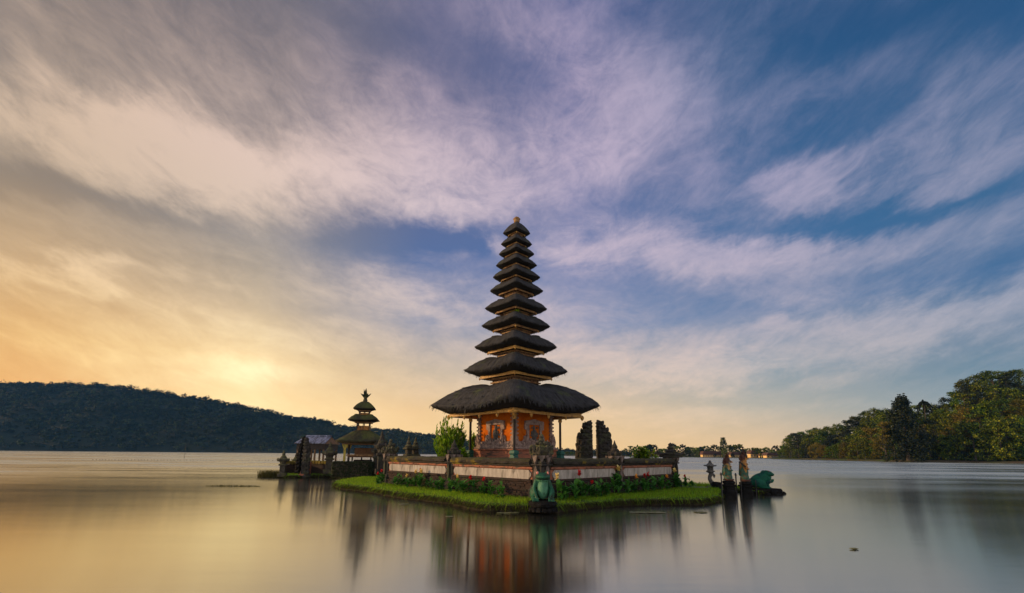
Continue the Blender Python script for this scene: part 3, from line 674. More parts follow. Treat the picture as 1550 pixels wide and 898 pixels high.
def build_far_shore():
    mb = MB(); pxs = np.linspace(835, 1215, 30); Ys = lambda px: float(np.interp(px, [835, 1000, 1120, 1215], [640, 560, 470, 360]))
    for px in pxs:
        Y = Ys(px); mb.v += [(X(px, Y - 6), Y - 6, -1), (X(px, Y), Y, .5), (X(px, Y + 40), Y + 40, 2.0), (X(px, Y + 90), Y + 90, -1)]
    for i in range(len(pxs) - 1):
        for j in range(3): mb.f.append((i * 4 + j, (i + 1) * 4 + j, (i + 1) * 4 + j + 1, i * 4 + j + 1)); mb.m.append(0); mb.smooth.append(True)
    tag(mb.build('far_shore_ground', M['shore']), None, None, None, 'structure')
    rng = random.Random(8)
    prof = [(840, 682), (880, 680), (900, 679), (930, 677), (960, 675), (1000, 675), (1030, 672), (1055, 671), (1080, 674), (1110, 676), (1135, 673), (1160, 674), (1190, 676)]
    n_ = 0; px = 842
    while px < 1192:
        Y = Ys(px) + rng.uniform(12, 45); py = interp(prof, px) + rng.uniform(-3, 6)
        z = max(6, zat(px, py, Y)); kind = rng.choice(['bushy', 'round', 'bushy', 'bushy', 'conifer' if rng.random() < .4 else 'round', 'palm' if rng.random() < .5 else 'layered'])
        sp = {'round': 'round-crowned', 'bushy': 'bushy', 'layered': 'open-branched', 'conifer': 'narrow', 'palm': 'palm-like'}[kind]
        leafm = 'leaf' if rng.random() < .7 else 'needle'
        tree({'palm': 'palm_tree', 'conifer': 'conifer_tree'}.get(kind, 'broadleaf_tree'), kind, rng.randrange(3), leafm, (X(px, Y), Y, .8), z - .8, rng.uniform(.8, 1.25) * (2.0 if kind == 'conifer' else 1), rng.uniform(0, 6),
             f'small {sp} tree in the far-shore treeline, {ORDS(n_)} from the temple side', 'trees along the far shore', parts=False)
        n_ += 1; px += rng.uniform(4.2, 8.5)
    n_ = 0; px = 840
    while px < 1190:
        Y = Ys(px) + rng.uniform(2.5, 5); kind = rng.choice(['bushy', 'bushy', 'round'])
        if rng.random() < .30 or not any(a_ - 2 < px < b_ + 2 for a_, b_ in ((1062, 1094), (1104, 1119), (1134, 1179))):
            z = max(4.5, zat(px, 690.5 - rng.uniform(2, 9), Y)); tree('broadleaf_tree', 'bushy', rng.randrange(3), rng.choice(['leaf', 'leaf', 'goldleaf', 'needle']), (X(px, Y), Y, .6), z - .6, rng.uniform(1.0, 1.5), rng.uniform(0, 6), f'low bushy waterside tree before the far-shore treeline, {ORDS(n_)} from the temple side', 'low trees along the far waterside', parts=False); n_ += 1
        px += rng.uniform(4, 8)
    Y = 470
    tree('conifer_tree', 'araucaria', 1, 'leaf', (X(1096, Y), Y, .8), zat(1096, 662, Y), .95, 1.0, 'tallest pointed conifer of the far shore, seen above the crowned statue', 'trees along the far shore', parts=False)
    # houses by the water
    for i, (p0, p1, ye, yb, yr, lab) in enumerate([
            (1062, 1094, 686.5, 691.5, 681, 'long low house with brown roof on the far shore beside the stone lantern'),
            (1104, 1119, 686.5, 692, 682.5, 'small lit house on the far shore seen between the two statues'),
            (1134, 1150, 684, 692, 679.5, 'tallest lit house with pale upper wall on the far shore'),
            (1151, 1157, 688, 693, 685, 'tiny lit boathouse between the larger far-shore houses'),
            (1158, 1179, 687.5, 693.5, 683.5, 'long lit house at the far-shore end next to the wooded point')]):
        Y = Ys((p0 + p1) / 2) + 11; a, b = P(p0, yb, Y), P(p1, yb, Y); w = b.x - a.x; cx = (a.x + b.x) / 2
        h = zat((p0 + p1) / 2, ye, Y) - .6; hr = zat((p0 + p1) / 2, yr, Y) - .6
        t = thing('lakeside_house', lab, 'house', (cx, Y, .6), 0, 'houses on the far shore')
        h *= .62; hr *= .8; MB().box((0, 0, h / 2), (w, 6, h)).build('wall', M['housewall'], t)
        MB().prism([(-w / 2 - .8, h + .003), (w / 2 + .8, h + .003), (w / 2 - 1, hr), (-w / 2 + 1, hr)], -4, 4).build('roof', M['houseroof'], t)
        nw = max(2, int(w / 2.6))
        for q in range(nw): MB().box((-w / 2 + (q + .5) * w / nw, -3.01, h * .5), (w / nw * .38, .1, h * .42)).build('window', M['glass'], t)
build_far_shore()

# ------------------------------------------------------------------ islands
def smooth_poly(pts, n=4):
    out = []
    for i in range(len(pts)):
        p0, p1, p2, p3 = (pts[(i + q - 1) % len(pts)] for q in range(4))
        for s in range(n):
            t = s / n; out.append(tuple(0.5 * ((2 * p1[c]) + (-p0[c] + p2[c]) * t + (2 * p0[c] - 5 * p1[c] + 4 * p2[c] - p3[c]) * t * t + (-p0[c] + 3 * p1[c] - 3 * p2[c] + p3[c]) * t ** 3) for c in (0, 1)))
    return out
def inset(poly, d):
    n = len(poly); out = []
    for i in range(n):
        a, b = Vector(poly[i - 1]), Vector(poly[(i + 1) % n]); t = (b - a); t = t.normalized() if t.length > 1e-6 else Vector((1, 0)); nrm = Vector((-t.y, t.x))
        out.append((poly[i][0] + nrm.x * d, poly[i][1] + nrm.y * d))
    return out
def island(name, poly, top, jag=0.10):
    """poly counter-clockwise at the waterline; a soft undercut bank and a lawn on top."""
    rng = random.Random(len(poly)); poly = [(x + rng.uniform(-jag, jag), y + rng.uniform(-jag, jag)) for x, y in poly]
    rings = [(inset(poly, -.02), -.6), (poly, -.02), (inset(poly, -.06), top * .45), (inset(poly, -.03), top * .8), (inset(poly, .10), top * 1.0)]
    mb = MB(); n = len(poly)
    for pl, z in rings:
        for x, y in pl: mb.v.append((x, y, z + (rng.uniform(-.02, .02) if z > 0 else 0)))
    for j in range(len(rings) - 1):
        for i in range(n):
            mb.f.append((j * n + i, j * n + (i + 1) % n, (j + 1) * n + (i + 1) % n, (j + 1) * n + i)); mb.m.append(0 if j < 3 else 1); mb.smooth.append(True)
    b = (len(rings) - 1) * n
    for tri in tessellate_polygon([[Vector((x, y, 0)) for x, y in rings[-1][0]]]):
        a, b2, c = (Vector(rings[-1][0][q]) for q in tri)
        tr = tri if (b2 - a).cross(c - a) > 0 else tri[::-1]
        mb.f.append(tuple(b + q for q in tr)); mb.m.append(1); mb.smooth.append(False)
    tag(mb.build(name, [M['soil'], M['lawn']]), None, None, None, 'structure')
    return poly
def inside(poly, pts):
    x, y = pts[:, 0], pts[:, 1]; r = np.zeros(len(pts), bool); n = len(poly)
    for i in range(n):
        (x0, y0), (x1, y1) = poly[i], poly[(i + 1) % n]
        c = ((y0 > y) != (y1 > y)) & (x < (x1 - x0) * (y - y0) / (y1 - y0 + 1e-12) + x0); r ^= c
    return r
FRONT = [(508, 736), (522, 741), (556, 745), (588, 751), (620, 756), (655, 760), (690, 765), (722, 772), (760, 775), (800, 776), (842, 776), (878, 772), (920, 768), (962, 766), (1010, 765), (1055, 765), (1076, 762), (1089, 757), (1090, 750), (1098, 744)]
isl = [tuple(G(*p).xy) for p in FRONT]
BACK = [(12.9, 28.2), (11.5, 31), (8, 36), (0, 41), (-8, 43), (-14, 42), (-14.5, 38), (-11, 36), (-11.2, 33.5)]
MAIN = island('island_ground', smooth_poly(isl + BACK, 4), 0.30)
RIGHT_ISLET = island('islet_ground', smooth_poly([tuple(G(*p).xy) for p in [(1112, 744), (1132, 747), (1154, 749), (1165, 747)]] + [(15.2, 27.3), (14.6, 29.0), (13.4, 29.2)], 4), 0.22, .05)
LEFT_ISLET = island('islet_ground', smooth_poly([tuple(G(*p).xy) for p in [(424, 722), (440, 724), (468, 723), (500, 723), (530, 722), (560, 721)]] + [(-10.4, 38.5), (-10.5, 44), (-15, 47.5), (-20, 47), (-21, 43.5)], 4), 0.25, .06)

# compound frame
TH = R(43.5)
ex = Vector((math.cos(TH), math.sin(TH))); ey = Vector((-math.sin(TH), math.cos(TH)))
C0 = Vector((1.22, 18.75))
def along(d, px, off=0.0):                # distance along a wall from the corner where the sight line at px crosses it (shifted off metres outwards)
    nrm = Vector((d.y, -d.x)) if d is ex else Vector((-d.y, d.x))
    o = C0 + nrm * off; s = P(px, 700, 10).x / 10
    return (o.x - s * o.y) / (s * d.y - d.x), o
LW, RWL = along(ey, 590)[0], along(ex, 1016)[0]
def on_wall(d, px, off):
    t, o = along(d, px, off); return o + d * t

def build_grass():
    rng = np.random.default_rng(21)
    pts = rng.uniform([-11, 14], [17, 37], size=(420000, 2))
    ok = inside(MAIN, pts); q = pts[ok]
    rel = q - np.array(C0); a = rel @ np.array(ex); b = rel @ np.array(ey)
    q = q[~((a > .1) & (b > .1) & (a < RWL) & (b < LW))]
    d = np.hypot(q[:, 0], q[:, 1]); keep = rng.uniform(size=len(q)) < np.clip((20 / d) ** 2, 0, 1); q = q[keep]; d = d[keep]
    pz = np.array([mnoise.noise(Vector((x * .7, y * .7, 0))) for x, y in q])
    h = rng.uniform(0.05, 0.15, len(q)) * (1 + .55 * pz)
    w = 0.012 * d / 15
    base = np.column_stack([q, np.full(len(q), .285)])
    o = link('lawn_grass', quads('lawn_grass', blades(base, h, w, .6, rng), [M['grass'], M['drygrass'], M['edge']], np.where(rng.uniform(size=len(q)) < .04 + .25 * np.clip(pz, 0, 1) , 1, np.where(rng.uniform(size=len(q)) < .08 + .2 * np.clip(-pz, 0, 1), 2, 0))))
    tag(o, 'bright green clipped grass around the temple walls', 'grass', None, 'stuff')
    vs = []; mi = []
    for poly, top, n in ((MAIN, .30, 42000), (RIGHT_ISLET, .22, 6000), (LEFT_ISLET, .25, 7000)):
        P_ = np.array(poly); Q_ = np.roll(P_, -1, 0); L = np.linalg.norm(Q_ - P_, axis=1)
        mid = (P_ + Q_) / 2; vis = np.hypot(mid[:, 0], mid[:, 1]) < 60
        idx = rng.choice(len(P_), n, p=(L / L.sum())); t = rng.uniform(size=n)[:, None]; p = P_[idx] * (1 - t) + Q_[idx] * t
        tg = (Q_ - P_) / (L[:, None] + 1e-9); nr = np.column_stack([tg[:, 1], -tg[:, 0]])[idx]      # outwards
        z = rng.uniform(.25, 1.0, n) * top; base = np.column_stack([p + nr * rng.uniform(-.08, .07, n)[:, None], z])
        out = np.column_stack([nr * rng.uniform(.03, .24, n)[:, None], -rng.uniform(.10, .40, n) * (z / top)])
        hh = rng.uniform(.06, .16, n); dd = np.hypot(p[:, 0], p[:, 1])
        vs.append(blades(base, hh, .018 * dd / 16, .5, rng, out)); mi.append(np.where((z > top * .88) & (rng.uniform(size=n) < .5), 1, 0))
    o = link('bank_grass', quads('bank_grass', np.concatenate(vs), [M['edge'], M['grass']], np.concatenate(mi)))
    tag(o, 'shaggy dark grass hanging over the island banks', 'grass', None, 'stuff')
    # islet lawns
    v2 = []
    for poly, top, n, bb in ((RIGHT_ISLET, .22, 26000, ([11, 24], [17, 30])), (LEFT_ISLET, .25, 24000, ([-21, 36], [-10, 48]))):
        p = rng.uniform(*bb, size=(n, 2)); p = p[inside(inset(poly, .08), p)]
        v2.append(blades(np.column_stack([p, np.full(len(p), top - .02)]), rng.uniform(.05, .16, len(p)), .02, .6, rng))
    o = link('islet_grass', quads('islet_grass', np.concatenate(v2), M['grass'])); tag(o, 'green grass covering the two small islets', 'grass', None, 'stuff')
build_grass()

# ------------------------------------------------------------------ compound walls
def wall_seg(d, t0, t1, label, panels):
    A = C0 + d * t0; L = t1 - t0; rz = math.atan2(d.y, d.x); sgn = -1 if d is ex else 1      # outer side in local y
    t = thing('compound_wall', label, 'wall', (A.x, A.y, 0), rz, 'walls round the temple court')
    mb = MB()
    mb.bevbox((L / 2, 0, .40), (L, .62, .40), .03); mb.bevbox((L / 2, 0, .79), (L, .52, .36), .03); mb.bevbox((L / 2, 0, 1.025), (L, .58, .09), .02)
    z = .28                                      # courses of brick stand slightly proud
    while z < 1.0:
        x = random.uniform(0, .25)
        while x < L - .3:
            w = random.uniform(.18, .34)
            if random.random() < .55: mb.bevbox((x + w / 2, sgn * (.31 if z < .6 else .26), z), (w - .02, .04 + random.uniform(0, .03), .07), .01)
            x += w
        z += .092
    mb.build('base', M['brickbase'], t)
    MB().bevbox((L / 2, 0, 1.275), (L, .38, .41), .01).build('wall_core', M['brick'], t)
    for a, b in panels:
        a, b = a * L, b * L; c = .13; m2 = MB()
        m2.prism([(a + c, 1.09), (b - c, 1.09), (b, 1.09 + c), (b, 1.46 - c), (b - c, 1.46), (a + c, 1.46), (a, 1.46 - c), (a, 1.09 + c)], sgn * .18, sgn * .235)
        m2.build('panel', M['panel'], t)
    fr = MB(); fr.bevbox((L / 2, 0, 1.535), (L, .52, .11), .015)
    x = .1
    while x < L - .2:
        if random.random() < .5: fr.bevbox((x, sgn * .27, 1.53), (random.uniform(.1, .4), .04, .05), .01)
        x += random.uniform(.25, .7)
    fr.build('frieze', M['brick'], t)
    MB().bevbox((L / 2, 0, 1.645), (L, .64, .10), .02).build('cornice', M['coping'], t)
    cp = MB(); n = max(6, int(L / .3)); prof = [(-.40, 1.70), (-.41, 1.80), (-.34, 1.88), (-.12, 1.93), (.12, 1.93), (.34, 1.88), (.41, 1.80), (.40, 1.70)]
    for i in range(n + 1):
        for y, z in prof:
            cp.v.append((L * i / n, y + random.uniform(-.02, .02), z + random.uniform(-.022, .022)))
    for i in range(n):
        for j in range(8): cp.f.append((i * 8 + j, i * 8 + (j + 1) % 8, (i + 1) * 8 + (j + 1) % 8, (i + 1) * 8 + j)); cp.m.append(0); cp.smooth.append(False)
    cp.f += [tuple(range(8)), tuple(reversed(range(n * 8, n * 8 + 8)))]; cp.m += [0, 0]; cp.smooth += [False] * 2
    cp.build('coping', M['coping'], t)
    return t
tl1 = along(ey, 687)[0]; tr1 = along(ex, 931)[0]
wall_seg(ey, .32, tl1 - .25, 'mossy brick court wall with pale panel between the front corner pillar and the next', [(.01, .985)])
wall_seg(ey, tl1 + .25, LW - .3, 'mossy brick court wall with pale panel on the side of the small three-roofed shrine', [(.01, .985)])
wall_seg(ex, .32, tr1 - .25, 'court wall with red frieze and pale panel directly behind the pink-eyed frog flowers', [(.02, .98)])
wall_seg(ex, tr1 + .25, RWL - .35, 'shorter court wall with red frieze ending at the planter pillar near the lantern', [(.02, .98)])
# rear walls of the court, seen only as a line
for d0, base, L, lab in ((ex, C0 + ey * LW, RWL, 'low rear court wall carrying two small stone finials'), (ey, C0 + ex * RWL, LW, 'low rear court wall behind the split gate')):
    t = thing('compound_wall', lab, 'wall', (base.x, base.y, 0), math.atan2(d0.y, d0.x), 'walls round the temple court')
    MB().bevbox((L / 2, 0, .9), (L - .9, .4, 1.36), .03).build('wall_core', M['brick'], t)
    MB().bevbox((L / 2, 0, 1.70), (L - .9, .6, .24), .05, 0, .01).build('coping', M['coping'], t)
ct = [C0 + ex * .3 + ey * .3, C0 + ex * (RWL - .3) + ey * .3, C0 + ex * (RWL - .3) + ey * (LW - .3), C0 + ex * .3 + ey * (LW - .3)]
tag(MB().add([(p.x, p.y, z) for z in (.2, .95) for p in ct], [(4, 5, 6, 7), (0, 1, 5, 4), (1, 2, 6, 5), (2, 3, 7, 6), (3, 0, 4, 7)]).build('courtyard_paving', M['paving']), None, None, None, 'structure')

def pillar(pos, label, kind, pale=False, rz=None):
    t = thing('wall_pillar', label, 'pillar', (pos.x, pos.y, .25), TH if rz is None else rz, 'pillars of the temple court wall')
    mb = MB(); mb.bevbox((0, 0, .25), (.78, .78, .5), .04, 0, .01); mb.bevbox((0, 0, .55), (.68, .68, .12), .03); mb.bevbox((0, 0, 1.0), (.52, .52, .8), .03, 0, .008)
    mb.bevbox((0, 0, 1.43), (.66, .66, .08), .02); mb.bevbox((0, 0, 1.54), (.60, .60, .14), .03)
    mb.build('shaft', M['darkstone'], t)
    fin = MB()
    for a in range(4):
        w = a * math.pi / 2
        fin.prism([(-.05, .55), (.05, .55), (.10, .9), (.07, 1.25), (0, 1.40), (-.07, 1.25), (-.10, .9)], -.36, -.29, rz=w)
    fin.build('stone_fin', M['carved_old'] if pale else M['darkstone'], t)
    petals = MB()
    for a in range(8):
        w = a * math.pi / 4; big = a % 2 == 0
        petals.prism([(-.12, 1.72), (0, 1.46 if big else 1.54), (.12, 1.72), (.15, 1.80), (-.15, 1.80)], -.40 if big else -.43, -.31, rz=w)
    petals.bevbox((0, 0, 1.74), (.64, .64, .10), .03); petals.build('petal_cap', M['carved_old'], t)
    o = MB()
    if kind == 'flame':
        o.lathe([(.20, 1.69), (.36, 1.84), (.44, 1.98), (.36, 2.12), (.20, 2.24), (.10, 2.30), (.13, 2.38), (.09, 2.46), (.03, 2.56), (.005, 2.66)], n=12, wob=.08)
        for a in range(10):
            w = a * math.pi / 5; o.ell((.40 * math.cos(w), .40 * math.sin(w), 1.98 + .08 * (a % 2)), (.11, .08, .17), 7, 6, .2, Euler((0, .45, w)))
        lumps(o, 46, ((-.40, .40), (-.40, .40), (1.80, 2.15)), .10, .9); lumps(o, 18, ((-.24, .24), (-.24, .24), (2.1, 2.34)), .09, .9); o.ell((0, 0, 2.56), (.10, .10, .11), 9, 7, .1)
    elif kind == 'spire':
        o.lathe([(.26, 1.69), (.22, 1.8), (.30, 1.88), (.18, 2.0), (.22, 2.06), (.12, 2.18), (.14, 2.24), (.06, 2.4), (.01, 2.55)], n=10, wob=.08)
        for a in range(8):
            w = a * math.pi / 4; o.ell((.27 * math.cos(w), .27 * math.sin(w), 1.9), (.07, .06, .14), 7, 5, .2, Euler((0, .4, w)))
    elif kind == 'planter':
        o.bevbox((0, 0, 1.80), (.95, .95, .14), .03, 0, .01); o.bevbox((0, 0, 1.93), (1.1, 1.1, .12), .03, 0, .012)
        for sx in (-1, 1):
            for sy in (-1, 1): o.prism([(0, 0), (.16, 0), (.20, .16), (.12, .08)], -.08, .08, (sx * .42, sy * .42, 1.99), math.atan2(sy, sx))
        o.lathe([(.22, 1.99), (.26, 2.1), (.15, 2.2), (.2, 2.28), (.1, 2.38), (.13, 2.46), (.02, 2.56)], n=10, wob=.1)
    o.build('ornament', M['mossstone'] if kind == 'flame' else M['darkstone'], t)
    return t
pillar(C0, 'front corner pillar with bulging mossy flame ornament behind the front frog', 'flame', True)
pillar(C0 + ey * tl1, 'wall pillar with dark spire ornament in front of the tall upright shrub', 'spire')
pillar(C0 + ey * LW, 'end pillar with bulging ornament next to the small three-roofed shrine', 'flame')
pillar(C0 + ex * tr1, 'pale-finned wall pillar below the split gate halves', 'spire', True)
pillar(C0 + ex * RWL, 'end pillar topped by a wide black slab nearest the stone lantern', 'planter')

# small stone finials on the rear wall
for px, yt, lab in ((618, 660, 'small spired stone finial on the rear wall, nearer the shrine of three roofs'), (628.5, 661, 'small spired stone finial on the rear wall, nearer the tall shrub')):
    s = P(px, 690, 10).x / 10; base = C0 + ey * LW; tt = (base.x - s * base.y) / (s * ex.y - ex.x); p = base + ex * tt
    H_ = zat(px, yt, p.y) - 1.82; t = thing('stone_finial', lab, 'finial', (p.x, p.y, 1.82), TH, 'stone finials on the rear court wall')
    mb = MB(); mb.bevbox((0, 0, H_ * .08), (.5, .5, H_ * .16), .03); mb.bevbox((0, 0, H_ * .27), (.32, .32, H_ * .22), .03); mb.bevbox((0, 0, H_ * .42), (.52, .52, H_ * .08), .03)
    mb.build('stone_base', M['mossstone'], t)
    MB().lathe([(.2, H_ * .46), (.24, H_ * .52), (.12, H_ * .62), (.15, H_ * .68), (.07, H_ * .8), (.08, H_ * .85), (.01, H_)], n=10, wob=.08).build('stone_spire', M['mossstone'], t)

# ------------------------------------------------------------------ thatched roofs
def sq_ring(r, phi, n):
    c, s = math.cos(phi), math.sin(phi); q = (abs(c) ** n + abs(s) ** n) ** (-1 / n); qc = (2 * (0.5 ** (n / 2))) ** (-1 / n)
    return r * q / qc * c, r * q / qc * s
def thatch_mesh(name, Rr, h, Rn, zu, Rf, material, apex=False, seg=128, lift=.055, seed=0, sq=9, dip=.70, straight=False):
    """Roof about the origin; corner tips at radius Rr and z 0, crest at h, underside meeting the beams at (Rf, zu)."""
    prof = [(Rf * .9, zu + .02), (Rf, zu), (Rf + (Rr - Rf) * .55, zu * .52), (Rr * .985, -.035 * Rr * .6), (Rr, 0.0)]
    if apex: prof += [(Rr * .97, .07 * h), (Rr * .88, .24 * h), (Rr * .74, .45 * h), (Rr * .56, .67 * h), (Rr * .36, .86 * h), (Rr * .16, .97 * h), (Rr * .05, h)]
    elif straight: prof += [(Rr * .96, .07 * h)] + [(Rr * (1 - u) + Rn * u, h * (u * .86 + .14 * math.sin(math.pi * u * .5))) for u in (.12, .25, .38, .5, .62, .74, .86, .95)] + [(Rn, .97 * h)]
    else:
        sh = max(.36, Rn / Rr * 1.25)
        prof += [(Rr * .965, .10 * h), (Rr * .90, .29 * h), (Rr * .81, .51 * h), (Rr * .71, .69 * h), (Rr * .61, .83 * h), (Rr * (sh + .13), .94 * h), (Rr * (sh + .05), .99 * h), (Rr * sh, h), (Rr * sh * .94, .985 * h), (Rn * 1.03, dip * h), (Rn * .9, (dip - .1) * h)]
    verts = []; uvs = []; acc = 0; lens = []
    for j, (r, z) in enumerate(prof):
        if j: acc += math.hypot(r - prof[j - 1][0], z - prof[j - 1][1])
        lens.append(acc)
        w = max(0, min(1, (r / Rr - .35) / .65)); edge = 1 if 3 <= j <= 6 else 0
        for i in range(seg):
            ph = 2 * math.pi * i / seg; x, y = sq_ring(r, ph, sq if r / Rr > .5 else sq * .8)
            k4 = (0.5 - 0.5 * math.cos(4 * ph)) ** 3
            zz = z + lift * Rr * (k4 - 1) * w * w
            if not apex and not straight and j > 7: zz -= .17 * h * (1 - k4 ** .5) * min(1, (j - 7) / 4)
            nz = mnoise.noise(Vector((x * 1.1 / max(.4, Rr * .3), y * 1.1 / max(.4, Rr * .3), seed + z)))
            jit = random.uniform(-1, 1) * (.014 if not edge else .034) * min(1, Rr * .35)
            s = 1 + nz * .022 + jit * .4
            verts.append((x * s, y * s, zz + nz * .03 * Rr * .25 + jit)); 
    fs = []; n = len(prof)
    for j in range(n - 1):
        for i in range(seg): fs.append((j * seg + i, j * seg + (i + 1) % seg, (j + 1) * seg + (i + 1) % seg, (j + 1) * seg + i))
    fs.append(tuple(range((n - 1) * seg, n * seg)))
    nq = len(fs)
    fr = random.Random(int(seed * 10) + 5); sc_ = min(1.0, Rr / 4.5) * (.75 if Rr < 3 else 1)
    for _ in range(int(500 + 260 * Rr)):                              # loose straws along the rim and on the slopes
        jj = fr.choice([3, 3, 4, 4, 4, 5, 6, 7, 8, 9]); jj = min(jj, n - 2); i0 = fr.randrange(seg); a = Vector(verts[jj * seg + i0]); b_ = Vector(verts[jj * seg + (i0 + 1) % seg]); p_ = a.lerp(b_, fr.random()); od = Vector((p_.x, p_.y, 0)).normalized(); sd_ = Vector((-od.y, od.x, 0))
        L_ = fr.uniform(.10, .26) * sc_; w_ = fr.uniform(.012, .035) * sc_; dn = fr.uniform(.5, 1.3) if jj < 5 else fr.uniform(.35, .6); tip_ = p_ + od * L_ * (.5 if jj < 5 else .85) + Vector((0, 0, -L_ * dn + (.05 * sc_ if jj > 4 else 0))) + sd_ * fr.uniform(-.3, .3) * L_; p_ = p_ + Vector((0, 0, .015))
        b0 = len(verts); verts += [tuple(p_ - sd_ * w_), tuple(p_ + sd_ * w_), tuple(tip_ + sd_ * w_ * .3), tuple(tip_ - sd_ * w_ * .3)]; fs.append((b0, b0 + 1, b0 + 2, b0 + 3))
    me = bpy.data.meshes.new(name); me.from_pydata(verts, [], fs); uv = me.uv_layers.new(name='UVMap')
    per = 8 * Rr / math.sqrt(2) / 6.0
    data = np.zeros((len(me.loops), 2), np.float32); li = 0
    for f in fs[:nq - 1]:
        j = f[0] // seg; i = f[0] % seg
        for (ii, jj) in ((i, j), (i + 1, j), (i + 1, j + 1), (i, j + 1)):
            data[li] = (ii / seg * per * 4, lens[jj]); li += 1
    uv.data.foreach_set('uv', data.reshape(-1)); me.materials.append(material); me.materials.append(M['thatch_ends'] if not straight else M['thatch_under'])
    me.polygons.foreach_set('material_index', [1 if f[0] // seg < 3 else 0 for f in fs])
    me.polygons.foreach_set('use_smooth', [True] * len(me.polygons)); me.update(); return me
def sq_frame(mb, half_out, half_in, z0, z1):                    # square ring beam, half side lengths
    o, i = half_out, half_in; t = (o - i)
    for a in range(4):
        mb.box((0, 0, 0), (1, 1, 1)); vs = []
        w = a * math.pi / 2; ca, sa = math.cos(w), math.sin(w)
        for z in (z0, z1):
            for x, y in ((-o, -o), (o, -o), (i, -i), (-i, -i)): vs.append((x * ca - y * sa, x * sa + y * ca, z))
        mb.v[-8:] = vs
    return mb

